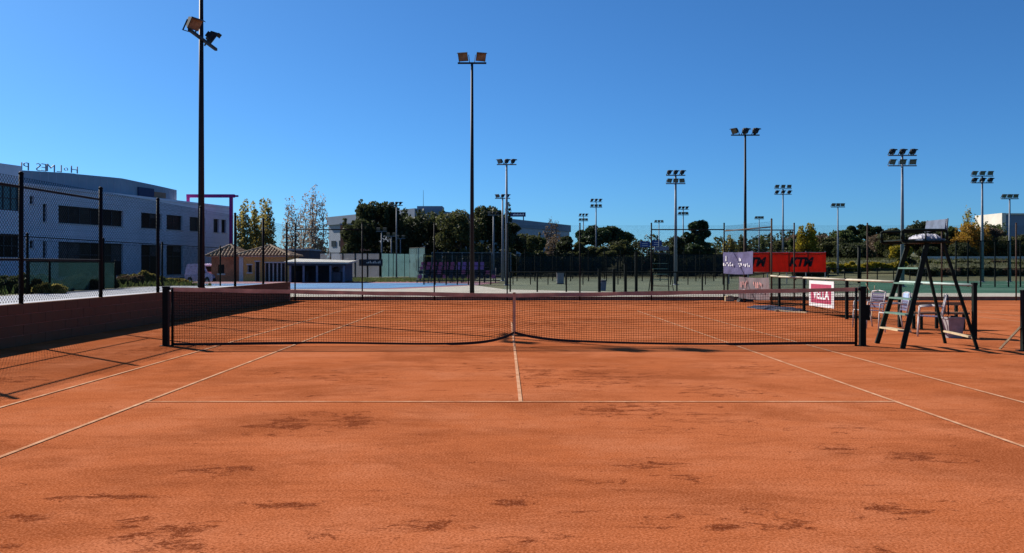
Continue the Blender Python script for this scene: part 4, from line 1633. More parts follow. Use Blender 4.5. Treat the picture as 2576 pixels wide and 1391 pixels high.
d = 90
screen_fence('pale grey mesh court fence behind the shelter roof', (LAT(800, d), d), (LAT(955, d), d), 0.1, ZZ(636, d), 5, 'screen_pale')
screen_fence('teal windscreen fence under the big dark tree', (LAT(958, d), d), (LAT(1052, d), d + 8), 0.1, ZZ(636, d), 4, 'screen_teal')
screen_fence('taller light teal screen at the corner of the court behind the bleachers', (LAT(1034, d), d - 1.5), (LAT(1070, d - 6), d - 6), 0.1, 3.2, 2, 'screen_teal')
d = 84
screen_fence('dark windscreen fence behind the seat rows', (LAT(1086, d), d), (LAT(1285, d), d + 3), 0.1, ZZ(635, d), 8, 'screen_dark', 'galvanised')
d = 96
screen_fence('very dark green windscreen fence at the back of the turf pitch', (LAT(1290, d), d), (LAT(1640, d), d), 0.1, ZZ(644, d), 14, 'screen_dark')
screen_fence('very dark windscreen fence behind the lilac banner at the back of the turf', (LAT(1645, d), d - 2), (LAT(1905, d), d - 2), 0.1, ZZ(640, d), 11, 'screen_dark')
# small dark banner on the pale fence
t = thing('banner', (LAT(935, 89.7), 89.7, 1.2), 'small dark banner with pale marks on the pale grey mesh fence', 'banner')
MB().bx(-1.35, 1.15, -.02, .0, .15, .85).build('cloth', 'hut_dark', t)
m = MB()
for k in range(9):
    m.bx(-.55 + k * .17, -.45 + k * .17, -.03, -.022, .42, .42 + .1 + .08 * (k % 3))
tag(m.build('print', 'print_white', t), kind='stuff')

# ------------------------------------------------------------------ bleachers
d = 63.5
bx0, bx1 = LAT(1046, d), LAT(1249, d)
ob_ = Vector(((bx0 + bx1) / 2, d, 0.12))
bl_ = thing('bleachers', ob_, 'purple seat rows on a dark bleacher frame beside the running track', 'bleachers')
seat = MB()
seat.bx(-.17, .17, -.18, .18, 0, .04)
seat.bx(-.14, .14, .14, .18, .042, .27)
sm1, sm2, sm3 = seat.mesh('seat', 'bench_seat'), seat.mesh('seat', 'bench_seat_plum'), seat.mesh('seat', 'hut_dark')
for row in range(4):
    y = d + row * .75
    z = 0.12 + 0.22 + row * .32
    x1_ = bx1 if row < 2 else LAT(1228, d)
    MB().bx(bx0, x1_ + .3 * (row < 2), y - .3, y + .3, z - .06, z - .002).build('tread', 'hut_dark', bl_, ob_)
    n = int((x1_ - bx0) / .46)
    for i in range(n):
        x = bx0 + .3 + i * .46
        link('seat', (sm2 if i % 14 < 6 else sm1) if row > 1 else (sm3 if (i * 5 + row) % 4 else sm2), bl_, (x - ob_.x, y - ob_.y, z + .12 - ob_.z))
        if i % 3 == 0:
            MB().bx(x - .03, x + .03, y - .03, y + .03, z, z + .118).build('seat_leg', 'hut_dark', bl_, ob_)
for i in range(8):
    x = bx0 + .1 + (bx1 - bx0 - .2) * i / 7
    MB().bar((x, d - .25, .14), (x, d + 2.5, 1.25), 0.06, 0.06).build('raker', 'hut_dark', bl_, ob_)
    MB().bx(x - .03, x + .03, d + 2.4, d + 2.46, .12, 1.3).build('leg', 'hut_dark', bl_, ob_)

# ------------------------------------------------------------------ low dark rail fences on the turf
def rail_fence(label, pts, z0, h, r=0.035, rails=(1.0,)):
    th = thing('rail_fence', (*pts[0], z0), label, 'fence')
    o_ = (*pts[0], z0)
    for x, y in pts:
        MB().tube((x, y, z0), (x, y, z0 + h), r, r, 8).build('post', 'dark_green_paint', th, o_)
    for f in rails:
        for i in range(len(pts) - 1):
            MB().tube((*pts[i], z0 + h * f), (*pts[i + 1], z0 + h * f), r * .9, r * .9, 8).build('rail', 'dark_green_paint', th, o_)
    return th


rail_fence('low dark rail fence along the near edge of the turf pitch', [(LAT(px, 42.6), 42.6) for px in (1283, 1351, 1424, 1508, 1574, 1640, 1702, 1766, 1830)], GB, 1.0, 0.04)
rail_fence('second low dark rail fence farther out on the turf pitch', [(LAT(px, 58), 58) for px in range(1290, 1900, 44)], GB, 0.85, 0.035)
rail_fence('low dark rail fence in front of the yellow shrubs', [(LAT(px, 74), 74) for px in range(1960, 2330, 41)], GB, 1.0, 0.05, (1.0, 0.62))
for px, d, h, lab in ((1508, 42.2, 1.15, 'stout dark post next to the small dark bin'), (1545, 42.4, 1.1, 'stout dark post a little right of the small dark bin'),
                      (1574, 42.3, 1.4, 'stout dark post between the bin and the distant umpire chair'), (1601, 42.2, 2.0, 'tall dark post close to the distant umpire chair')):
    m = MB().box((0, 0, h / 2), (0.13, 0.13, h)).box((0, 0, h + .012), (0.16, 0.16, 0.022))
    o = tag(m.build('dark_post', 'dark_green_paint'), lab, 'post')
    o.location = (LAT(px, d), d + .15, GB)
for px, h, lab in ((2160, 2.7, 'tall dark post in front of the yellow shrubs'),):
    m = MB().tube((0, 0, 0), (0, 0, h), 0.11, 0.1, 10).lathe([(.16, 0), (.16, .04), (.1, .06)], (0, 0, h), 10)
    o = tag(m.build('dark_post', 'dark_green_paint', None, None, True), lab, 'post')
    o.location = (LAT(px, 62), 62, GB)
t = thing('service_cabinet', (LAT(1409, 60), 60, GB), 'pale grey service cabinet standing on the turf', 'cabinet')
MB().bx(-.24, .24, -.15, .15, .06, .74).build('box', 'bin_grey', t)
MB().bx(-.27, .27, -.18, .18, .742, .80).build('lid', 'bin_grey', t)
MB().bx(-.26, .26, -.16, .16, 0, .058).build('plinth', 'hut_dark', t)
t = thing('waste_bin', (LAT(1516, 44.5), 44.5, GB), 'small dark bin with pale side standing between dark posts', 'bin')
MB().lathe([(.15, 0), (.19, .42), (.2, .44), (.17, .5)], (0, 0, 0), 12).build('tub', 'hut_panel', t)
MB().lathe([(.2, 0), (.18, .05), (.05, .08)], (0, 0, .502), 12).build('lid', 'hut_dark', t)

# ------------------------------------------------------------------ red banner
d = 60.0
rx0, rx1 = LAT(1834, d), LAT(2077, d)
z0, z1 = ZZ(684, d), ZZ(635, d)
fr_ = thing('post_fence', ((rx0 + rx1) / 2, d + .12, GB), 'row of thin grey posts and rails that holds up the long red banner', 'post fence')
for i in range(6):
    x = rx0 + (rx1 - rx0) * i / 5 - (rx0 + rx1) / 2
    MB().tube((x, 0, 0), (x, 0, z1 - GB + .1), 0.04, 0.04, 8).build('post', 'galvanised', fr_)
for z in (z0 - GB, z1 - GB):
    MB().tube((rx0 - (rx0 + rx1) / 2, 0, z), ((rx1 - rx0) / 2, 0, z), 0.025, 0.025, 8).build('rail', 'galvanised', fr_)
rb = thing('banner', ((rx0 + rx1) / 2, d, z0), 'long red banner lettered KTM in black beyond the far fence', 'banner')
m = MB()
nx, nz = 60, 4
Wd = rx1 - rx0
for s in (0, 1):
    for k in range(nz + 1):
        for i in range(nx + 1):
            t_ = i / nx
            m.v.append((-Wd / 2 + Wd * t_, 0.02 * math.sin(t_ * 40) * (k / nz) + .015 * math.sin(t_ * 90 + k) + .004 * s, (z1 - z0) * k / nz - .02 * abs(math.sin(t_ * math.pi * 5)) * (k == nz)))
Wn = nx + 1
n1 = Wn * (nz + 1)
for k in range(nz):
    for i in range(nx):
        q = k * Wn + i
        m.f.append((q, q + 1, q + Wn + 1, q + Wn))
        m.f.append((n1 + q, n1 + q + Wn, n1 + q + Wn + 1, n1 + q + 1))
m.build('cloth', 'banner_red', rb, None, True)
for px in (2012, 1893):
    text_mesh('lettering', 'KTM', 0.86, 'print_black', rb, (LAT(px, d) - (rx0 + rx1) / 2, -0.045, (z1 - z0) * .49), (R(90), 0, 0), 0.004, 0.045, 0.28, 0.92)

# road signs
for px, lab, z in ((1622, 'left blue road sign far beyond the turf', 0), (1652, 'right blue road sign on its post far beyond the turf', .2)):
    d = 165
    t = thing('road_sign', (LAT(px, d), d, GB), lab, 'road sign')
    MB().bx(-.95, .95, -.04, .04, ZZ(622, d) - GB + z, ZZ(607, d) - GB + z).build('panel', 'sign_blue', t)
    for s in (-.5, .5):
        MB().tube((s, .08, 0), (s, .08, ZZ(609, d) - GB + z), .06, .06, 8).build('post', 'galvanised', t)
    m = MB()
    for k in range(2):
        m.bx(-.6, .5, -.05, -.042, ZZ(618 - 5 * k, d) - GB + z, ZZ(617 - 5 * k, d) - GB + z)
    tag(m.build('print', 'print_white', t), kind='stuff')

# ------------------------------------------------------------------ far buildings
A_, B_, C_ = Vector((LAT(827, 178), 178)), Vector((LAT(1045, 150), 150)), Vector((LAT(1432, 214), 214))
D_ = A_ + (C_ - B_)
zt = 11.4
lb = thing('long_building', (B_.x, B_.y, 0), 'long grey flat roofed building behind the dark trees', 'building')
olb = (B_.x, B_.y, 0)
MB().prism([tuple(A_), tuple(B_), tuple(C_), tuple(D_)], -.2, zt - 1.7).build('wall', 'far_concrete', lb, olb)
ce = (A_ + B_ + C_ + D_) / 4
MB().prism([tuple(ce + (p - ce) * 1.015) for p in (A_, B_, C_, D_)], zt - 1.698, zt).build('roof_slab', 'far_roof', lb, olb)
f = (C_ - B_).normalized()
nf = Vector((f.y, -f.x))
if nf.y > 0:
    nf = -nf
Lbc = (C_ - B_).length
for i in range(22):
    for lv in range(2):
        s0 = Lbc * (.03 + i * .044)
        a, b = B_ + f * s0 + nf * .05, B_ + f * (s0 + Lbc * .032) + nf * .05
        zz = 1.6 + lv * 4.0
        m = MB().extr([(a.x, a.y, zz), (b.x, b.y, zz), (b.x, b.y, zz + 2.3), (a.x, a.y, zz + 2.3)], (nf.x, nf.y, 0), .06)
        m.build('window', 'glass_teal' if (i * 3 + lv) % 5 else 'roof_white', lb, olb)
f2 = (A_ - B_).normalized()
n2 = Vector((-f2.y, f2.x))
if n2.y > 0:
    n2 = -n2
for i in range(5):
    L2 = (A_ - B_).length
    a, b = B_ + f2 * (L2 * (.5 + i * .1)) + n2 * .05, B_ + f2 * (L2 * (.56 + i * .1)) + n2 * .05
    m = MB().extr([(a.x, a.y, 5.2), (b.x, b.y, 5.2), (b.x, b.y, 6.4), (a.x, a.y, 6.4)], (n2.x, n2.y, 0), .06)
    m.build('window', 'glass_dark', lb, olb)
c = B_ + (D_ - B_) * .12
MB().bx(c.x - 2.2, c.x + 2.6, c.y, c.y + 5, zt, zt + 1.2).build('roof_plant', 'far_roof', lb, olb)
MB().tube((c.x - 1, c.y, zt + 1.2), (c.x - 1, c.y, zt + 4.2), .05, .03, 6).build('antenna', 'galvanised', lb, olb)
rs = thing('roof_sign', (LAT(1300, 196), 196, zt - 3), 'navy rooftop sign on legs above the long grey building', 'sign')
zs0 = ZZ(545, 196) - (zt - 3)
MB().bx(-1.95, 2.0, -.2, .2, zs0, zs0 + 1.0).build('panel', 'panel_navy', rs)
for s in (-1.6, 1.5):
    MB().bx(s - .12, s + .12, -.1, .1, 0, zs0).build('leg', 'panel_navy', rs)
m = MB()
for k in range(8):
    m.bx(-.9 + k * .32, -.7 + k * .32, -.24, -.205, zs0 + .3, zs0 + .55 + .12 * (k % 2))
tag(m.build('print', 'print_white', rs), kind='stuff')
d = 140
t = thing('brick_block', (LAT(877, d), d, 0), 'orange brick block half hidden by the big dark tree', 'building')
MB().bx(-1.4, 2.5, 0, 6, 0, ZZ(566, d)).build('wall', 'far_brick', t)
MB().bx(-1.5, 2.6, -.1, 6.1, ZZ(566, d) + .002, ZZ(562, d)).build('roof_edge', 'far_roof', t)
for k in range(3):
    MB().bx(-.9, .3, -.04, .02, 1.2 + k * 2.0, 2.3 + k * 2.0).build('window', 'glass_dark', t)
d = 150
t = thing('cream_house', (LAT(2527, d), d, 2.5), 'cream gabled house with dark front on the wooded slope', 'house')
x0, x1 = LAT(2527, d) , LAT(2640, d)
w = x1 - x0
MB().bx(0, w, 0, 8, -.5, ZZ(540, d) - 2.5).build('wall', 'far_roof', t)
MB().bx(-.7, -.002, -.3, 8.3, -.5, ZZ(536, d) - 2.5).build('gable_wall', 'cream_wall', t)
MB().bx(-.69, w + .3, -.25, 8.25, ZZ(540, d) - 2.498, ZZ(536.5, d) - 2.5).build('roof_edge', 'cream_wall', t)
for k in range(4):
    MB().bx(1.0 + k * 1.7, 2.1 + k * 1.7, -.05, .02, 2.2, 3.6).build('window', 'glass_dark', t)
# pale road wall on the right slope
d = 97
m = MB()
m.bx(LAT(2318, d), LAT(2700, d), d, d + .4, 1.6, ZZ(645, d))
for k in range(30):
    x = LAT(2318, d) + .3 + k * .6
    m.bx(x, x + .5, d - .03, d - .002, 2.02, ZZ(647, d))
tag(m.build('road_wall', 'cream_wall'), 'long pale low wall along the road on the right slope', 'wall')
# extra court fences in the middle distance
def thin_fence(label, pts, z0, z1, mat, wmat, pitch):
    th = thing('court_fence', (*pts[0], z0), label, 'fence')
    o_ = (*pts[0], z0)
    for x, y in pts:
        MB().tube((x, y, z0), (x, y, z1), .045, .045, 8).build('post', mat, th, o_)
    MB().tube((*pts[0], z1), (*pts[-1], z1), .028, .028, 6).build('top_rail', mat, th, o_)
    MB().tube((*pts[0], z0 + (z1 - z0) * .4), (*pts[-1], z0 + (z1 - z0) * .4), .022, .022, 6).build('rail', mat, th, o_)
    m = MB()
    chain(m, pts[0], pts[-1], z0 + .03, z1, pitch, .0042)
    tag(m.build('chain_link', wmat, th, o_), kind='stuff')
    return th


thin_fence('tall dark green court fence across the middle of the turf', [(LAT(px, 70), 70) for px in range(1300, 1840, 45)], GB, ZZ(640, 70), 'dark_green_paint', 'wire_green', .10)
thin_fence('tall dark fence behind the second rail fence on the turf', [(LAT(px, 82), 82) for px in range(1320, 2080, 40)], GB, ZZ(628, 82), 'dark_green_paint', 'wire_green', .11)
thin_fence('tall green fence along the near side of the green court', [(LAT(px, 52), 52) for px in (2404, 2434, 2466, 2502, 2536, 2566, 2600)], GB, ZZ(606, 52), 'dark_green_paint', 'wire_green', .10)
thin_fence('thin dark fence in front of the seat rows', [(LAT(px, 57.5), 57.5) for px in range(1066, 1262, 28)], GB, ZZ(640, 57.5), 'dark_green_paint', 'wire_green', .12)


# ------------------------------------------------------------------ vegetation
def leaf_mesh(name, centres, radii, count, size, mat, seed, shell=0.5, up=0.0):
    """leaf sized faces spread through a set of clumps"""
    rg = np.random.default_rng(seed)
    centres = np.asarray(centres, float)
    radii = np.asarray(radii, float)
    vol = radii.prod(axis=1) ** 0.75
    idx = rg.choice(len(centres), count, p=vol / vol.sum())
    v = rg.normal(size=(count, 3))
    v /= np.linalg.norm(v, axis=1)[:, None]
    rr = rg.random(count) ** (1 / 3)
    rr = rr * (1 - shell) + (0.75 + 0.35 * rg.random(count)) * shell
    pos = centres[idx] + v * rr[:, None] * radii[idx]
    # each face: two random axes
    a = rg.normal(size=(count, 3)) + v * 0.2
    a[:, 2] += up
    a /= np.linalg.norm(a, axis=1)[:, None]
    b = np.cross(a, rg.normal(size=(count, 3)))
    b /= np.linalg.norm(b, axis=1)[:, None]
    s = size * (0.55 + 0.9 * rg.random(count))
    a *= s[:, None] * 0.5
    b *= s[:, None] * 0.34
    c = pos
    # rhombus leaf-clump
    verts = np.stack([c - a, c - b + a * .15, c + a, c + b + a * .15], axis=1).reshape(-1, 3)
    quads = np.arange(count * 4).reshape(-1, 4)
    return np_mesh(name, verts, quads, mat)


def limbs(m, base, top, clumps, r, rg, n=8):
    base, top = Vector(base), Vector(top)
    mid = base.lerp(top, .5) + Vector((rg.uniform(-.08, .08), rg.uniform(-.08, .08), 0)) * top.z * .3
    m.tube(base, mid, r, r * .7, 7, cap=False)
    m.tube(mid, top, r * .7, r * .3, 7, cap=False)
    for c in rg.sample(clumps, min(n, len(clumps))):
        c = Vector(c)
        t = min(.95, max(.25, (c.z / max(top.z, .1)) * .75))
        p = base.lerp(mid, t * 2) if t < .5 else mid.lerp(top, t * 2 - 1)
        q = p.lerp(c, .5) + Vector((0, 0, .1))
        m.tube(p, q, r * .32, r * .2, 5, cap=False)
        m.tube(q, c, r * .2, r * .08, 5, cap=False)


def tree(px, d, top_y, w_px, kind, mat, label, seed, leaves=4500, size=None, ground=None, group=None, bottom=0.2, bark='bark', name='tree', lat=None):
    x = LAT(px, d) if lat is None else lat
    g = gz(x, d) if ground is None else ground
    H = ZZ(top_y, d) - g
    W = w_px * d / FPX
    rg = random.Random(seed)
    th = thing(name, (x, d, g - .03), label, 'tree' if name != 'shrub' else 'shrub', group)
    cl, rd = [], []
    rx = W / 2
    if kind == 'dense':
        n = 34
        z0 = H * bottom
        for i in range(n):
            a = rg.uniform(0, 2 * math.pi)
            t = rg.random()
            z = z0 + (H - z0) * t
            prof = math.sin(math.pi * min(1, .18 + .82 * (t ** .8))) ** .55
            rr = rx * prof * math.sqrt(rg.random()) * .82
            k = rx * rg.uniform(.2, .36)
            cl.append((rr * math.cos(a), rr * math.sin(a), min(z, H - k * .75)))
            rd.append((k, k, k * rg.uniform(.65, .95)))
    elif kind == 'spiky':     # dense below with several upward leaders
        n = 30
        z0 = H * bottom
        for i in range(n):
            a = rg.uniform(0, 2 * math.pi)
            t = rg.random()
            rr = rx * math.sqrt(rg.random()) * (1 - .25 * t) * .85
            k = rx * rg.uniform(.24, .40)
            cl.append((rr * math.cos(a), rr * math.sin(a), z0 + (H * .88 - z0) * t))
            rd.append((k, k, k * .9))
        for i in range(11):
            a = rg.uniform(0, 2 * math.pi)
            rr = rx * .8 * math.sqrt(rg.random())
            hh = H * rg.uniform(.86, .97) if i else H
            for q in range(3):
                k = rx * .17 * (1 - .25 * q)
                cl.append((rr * math.cos(a), rr * math.sin(a), hh - k - (2 - q) * k * 1.5))
                rd.append((k, k, k * 1.25))
    elif kind == 'poplar':
        st = max(3, int(w_px / 20))
        for i in range(st):
            bx_ = rx * (-.75 + 1.5 * (i + .5) / st) + rg.uniform(-.1, .1) * rx
            by = rg.uniform(-.5, .5) * rx
            hh = H * rg.uniform(.8, 1.0) if i != st // 2 else H
            n = 9
            for q in range(n):
                t = (q + .5) / n
                k = rx / st * (2.3 - 1.6 * t)
                cl.append((bx_ + rg.uniform(-.3, .3) * k, by + rg.uniform(-.3, .3) * k, H * bottom + (hh - H * bottom) * t * .97))
                rd.append((k, k, (hh - H * bottom) / n * .95))
    elif kind == 'pine':      # umbrella
        n = 22
        for i in range(n):
            a = rg.uniform(0, 2 * math.pi)
            rr = rx * math.sqrt(rg.random()) * .8
            k = rx * rg.uniform(.2, .3)
            dome = math.sqrt(max(0, 1 - (rr / rx) ** 2))
            z = H * bottom + (H * (1 - bottom)) * (dome * rg.uniform(.35, .86))
            cl.append((rr * math.cos(a), rr * math.sin(a), min(z, H - k * .6)))
            rd.append((k, k, k * .62))
    elif kind == 'shrub':
        n = 12
        for i in range(n):
            a = rg.uniform(0, 2 * math.pi)
            rr = rx * math.sqrt(rg.random()) * .75
            k = min(rx * rg.uniform(.25, .4), H * .5)
            z = rg.uniform(.25, .8) * H * (1 - .4 * rr / rx)
            cl.append((rr * math.cos(a), rr * .6 * math.sin(a), z))
            rd.append((k, k * .7, min(k * .8, H * .35)))
    m = MB()
    bm = bark
    if kind == 'poplar':
        st = max(3, int(w_px / 20))
        for i in range(st):
            c0 = cl[i * 9]
            pts = [Vector((c0[0], c0[1], 0))] + [Vector(cl[i * 9 + q]) for q in range(9)]
            for q in range(len(pts) - 1):
                r0 = .12 * (1 - q / 10) * (H / 10)
                m.tube(pts[q], pts[q + 1], r0, r0 * .85, 6, cap=False)
            for q in range(1, 9):
                for e in range(4):
                    a = rg.uniform(0, 6.28)
                    k = rd[i * 9 + q][0]
                    m.tube(pts[q], pts[q] + Vector((math.cos(a) * k * .7, math.sin(a) * k * .7, k * 1.6)), .03 * H / 10, .008, 4, cap=False)
    elif kind == 'shrub':
        for c in cl[:6]:
            m.tube((c[0] * .2, c[1] * .2, 0), c, .03, .012, 5, cap=False)
    else:
        limbs(m, (0, 0, 0), (rg.uniform(-.05, .05) * W, 0, H * (.8 if kind != 'pine' else .7)), cl, .022 * H + .05, rg, 12)
    m.build('trunk' if kind != 'shrub' else 'stem', bm, th)
    sz = size if size else max(.12, .0034 * d)
    link('crown' if kind != 'shrub' else 'foliage', leaf_mesh('crown', cl, rd, leaves, sz, mat, seed, .55, .5 if kind in ('poplar', 'spiky') else 0), th)
    return th


# yellow green and bare poplars on the left
tree(622, 112, 504, 60, 'poplar', 'leaf_poplar', 'yellow green poplar clump rising behind the left pavilion roof', 21, 5600, .30, 0, bottom=.08)
tree(662, 116, 500, 74, 'poplar', 'leaf_poplar', 'broader yellow green poplar clump behind the right pavilion roof', 22, 6600, .30, 0, bottom=.06)
tree(733, 120, 492, 62, 'poplar', 'leaf_autumn', 'thin half bare poplar nearest the pavilion', 23, 1700, .26, 0, bottom=.12, bark='bark_pale')
tree(766, 124, 486, 62, 'poplar', 'leaf_autumn', 'middle half bare brownish poplar behind the shelter', 24, 2000, .26, 0, bottom=.12, bark='bark_pale')
tree(798, 122, 464, 60, 'poplar', 'leaf_autumn', 'tallest half bare poplar beside the grey building', 25, 2300, .26, 0, bottom=.12, bark='bark_pale')
tree(806, 128, 604, 34, 'dense', 'leaf_mid', 'small green round tree at the foot of the bare poplars', 26, 1500, .3, 0)
# big dark trees
tree(905, 108, 548, 110, 'spiky', 'leaf_dark', 'wide dark tree hiding most of the orange brick block', 31, 9000, .34, 0, bottom=.04)
tree(948, 112, 500, 120, 'spiky', 'leaf_dark', 'tallest dark spiky tree in front of the long grey building', 32, 10000, .34, 0, bottom=.04)
tree(1000, 114, 511, 130, 'spiky', 'leaf_dark', 'dark tree carrying the thin grey mast against its crown', 30, 10000, .34, 0, bottom=.04)
tree(1060, 110, 524, 140, 'spiky', 'leaf_dark', 'dark tree above the teal windscreens', 33, 10000, .34, 0, bottom=.04)
tree(1110, 112, 548, 120, 'dense', 'leaf_dark', 'lower dark tree filling the gap left of the dark far pole', 29, 8000, .34, 0, bottom=.04)
tree(1162, 104, 524, 140, 'spiky', 'leaf_olive', 'dark olive tree behind the dark pole of the far fence', 34, 10000, .32, 0, bottom=.04)
tree(1236, 106, 511, 124, 'spiky', 'leaf_dark', 'dark tree with spiky top beside the pair of grey masts', 35, 10000, .34, 0, bottom=.04)
tree(1292, 110, 562, 90, 'dense', 'leaf_dark', 'small dark tree right of the pair of grey masts', 36, 6500, .34, 0, bottom=.04)
tree(1352, 122, 596, 60, 'dense', 'leaf_mid', 'small green tree in front of the pale windows of the long building', 37, 3200, .36, 0)
tree(1400, 126, 590, 76, 'poplar', 'leaf_brown', 'thin brownish tree in front of the end of the long building', 38, 1600, .34, 0, bottom=.15)
tree(1330, 118, 584, 70, 'spiky', 'leaf_olive', 'olive tree between the pair of grey masts and the small green tree', 46, 5000, .32, 0, bottom=.04)
tree(1428, 120, 594, 76, 'dense', 'leaf_dark', 'dark tree at the end of the long grey building', 47, 5000, .32, 0, bottom=.04)
tree(1386, 150, 545, 44, 'poplar', 'leaf_brown', 'sparse bare treetop showing above the long building', 39, 420, .34, 0, bottom=.5)
tree(1517, 128, 557, 158, 'pine', 'leaf_pine', 'broad dark umbrella pine at the back of the turf', 41, 9000, .40, 0, bottom=.42)
tree(1470, 118, 600, 90, 'pine', 'leaf_olive', 'lower olive pine left of the umbrella pine', 42, 4500, .36, 0, bottom=.3)
tree(1552, 116, 601, 110, 'pine', 'leaf_olive', 'lower flat topped pine under the umbrella pine', 43, 5000, .36, 0, bottom=.3)
tree(1757, 120, 556, 92, 'dense', 'leaf_pine', 'round dark tree beside the far six lamp mast', 44, 8000, .38, 0, bottom=.25)
tree(1702, 116, 596, 58, 'dense', 'leaf_dark', 'small dark tree left of the round tree', 45, 3500, .36, 0)
# hedge bushes along the back of the turf
hb = [(1085, 88), (1180, 92), (1262, 90), (1345, 99), (1420, 100), (1500, 102), (1590, 101), (1655, 100), (1740, 100), (1810, 99), (1880, 100)]
for i, (px, d) in enumerate(hb):
    tree(px, d, 630 - (i * 7) % 11, 100, 'shrub', 'leaf_dark' if i % 3 else 'leaf_olive', 'dark bush in the hedge along the back of the turf', 60 + i, 2600, .36, 0.08, group='hedge bushes behind the turf', name='shrub')
# trees behind the banners
tree(1832, 132, 590, 34, 'poplar', 'leaf_poplar', 'slim yellow green poplar right of the round tree', 51, 1700, .36, 0, bottom=.1)
tree(1866, 140, 588, 30, 'poplar', 'leaf_olive', 'slim olive poplar behind the dark three lamp pole', 52, 1500, .36, 0, bottom=.1)
tree(1913, 138, 592, 34, 'poplar', 'leaf_mid', 'slim dark conifer like poplar above the lilac banner', 53, 1500, .36, 0, bottom=.1)
tree(1960, 128, 606, 90, 'dense', 'leaf_olive', 'low olive tree above the left end of the red banner', 54, 4200, .36, 0)
tree(1994, 132, 592, 60, 'dense', 'leaf_brown', 'low brownish tree above the middle of the red banner', 55, 2800, .36, 0)
# right slope
RT = [
    (2030, 112, 562, 46, 'poplar', 'leaf_yellow', 'yellow poplar right of the red banner lettering', 2300),
    (2062, 118, 592, 70, 'dense', 'leaf_brown', 'brown leaved tree beside the yellow poplar', 3800),
    (2092, 116, 598, 70, 'dense', 'leaf_olive', 'olive tree behind the right end of the red banner', 3800),
    (2122, 120, 578, 80, 'dense', 'leaf_mid', 'green tree with yellowish crown by the slim three lamp mast', 4600),
    (2160, 126, 559, 62, 'pine', 'leaf_pine', 'dark round topped pine standing above the slope trees', 4200),
    (2192, 122, 563, 56, 'pine', 'leaf_pine', 'second dark pine on the slope with a thin stem', 3800),
    (2150, 106, 612, 100, 'dense', 'leaf_dark', 'dark low tree under the two slope pines', 4800),
    (2215, 112, 590, 80, 'dense', 'leaf_brown', 'brownish tree right of the two slope pines', 3800),
    (2245, 104, 575, 74, 'dense', 'leaf_olive', 'tall olive tree left of the umpire chair top', 4600),
    (2262, 98, 618, 60, 'dense', 'leaf_yellow', 'bright yellow green tree seen through the chair ladder', 2600),
    (2312, 116, 555, 76, 'dense', 'leaf_dark', 'dark bushy tree directly behind the umpire chair armrests', 5600),
    (2352, 118, 584, 80, 'dense', 'leaf_olive', 'olive tree right behind the umpire chair backrest', 4600),
    (2392, 120, 572, 76, 'dense', 'leaf_mid', 'green tree between the umpire chair and the orange tree', 4600),
    (2442, 114, 560, 84, 'dense', 'leaf_orange', 'orange yellow autumn tree beside the six lamp mast', 4400),
    (2440, 124, 516, 44, 'poplar', 'leaf_yellow', 'sparse tall yellow treetop above the orange tree', 620),
    (2488, 118, 574, 84, 'dense', 'leaf_brown', 'brown tree right of the orange tree', 4600),
    (2500, 138, 556, 60, 'dense', 'leaf_mid', 'green tree beside the cream house wall', 3600),
    (2535, 112, 596, 90, 'dense', 'leaf_olive', 'olive tree in front of the cream house', 4600),
    (2578, 116, 590, 80, 'dense', 'leaf_dark', 'dark tree at the far end of the slope below the cream house', 4600),
    (2010, 124, 600, 50, 'dense', 'leaf_mid', 'green tree just left of the yellow poplar', 2600),
    (2420, 106, 612, 70, 'dense', 'leaf_dark', 'low dark tree under the orange tree', 3200),
    (2340, 104, 622, 60, 'dense', 'leaf_dark', 'low dark tree behind the umpire chair legs', 3000),
]
for i, (px, d, ty, w, k, mt, lab, n) in enumerate(RT):
    tree(px, d, ty, w * 1.15, ('spiky' if i % 3 == 1 and k == 'dense' else k), mt, lab, 100 + i, int(n * 1.5), .28, bottom=.12 if k != 'pine' else .45)
for i, px in enumerate((2085, 2112, 2140, 2172, 2205, 2238, 2262)):
    tree(px, 86, 652 + (i * 5) % 9, 46, 'shrub', 'leaf_yellow', 'low yellow shrub on the slope behind the rail fence', 140 + i, 1300, .28, group='yellow shrubs on the slope', name='shrub')
for i, px in enumerate((2300, 2345, 2392, 2440, 2490, 2545, 2590)):
    tree(px, 82, 668 + (i * 3) % 9, 70, 'shrub', ('leaf_olive', 'leaf_dark', 'leaf_brown')[i % 3], ('olive', 'dark green', 'brownish')[i % 3] + ' low shrub on the bank behind the green court', 150 + i, 1600, .26,
         group='bank shrubs behind the green court', name='shrub')
for i, (px, d, ty, w, mt) in enumerate(((2060, 84, 664, 60, 'leaf_olive'), (2020, 83, 668, 60, 'leaf_dark'), (2280, 90, 648, 50, 'leaf_dark'), (2325, 91, 656, 60, 'leaf_olive'), (2372, 90, 660, 60, 'leaf_mid'), (2425, 91, 657, 60, 'leaf_dark'),
                                        (2470, 90, 660, 60, 'leaf_olive'), (2515, 91, 656, 60, 'leaf_brown'), (2560, 90, 660, 60, 'leaf_mid'))):
    lab = ('olive shrub left of the yellow shrubs on the slope', 'dark shrub under the end of the red banner', 'dark shrub right of the yellow shrubs, seen through the chair ladder', 'olive shrub under the start of the road wall',
           'mid green shrub below the road wall behind the chair legs', 'dark shrub below the road wall near the six lamp mast', 'olive shrub below the road wall at the six lamp mast', 'brown shrub below the road wall',
           'mid green shrub below the road wall at the three lamp mast')[i]
    tree(px, d, ty, w, 'shrub', mt, lab, 210 + i, 2200, .26, name='shrub')
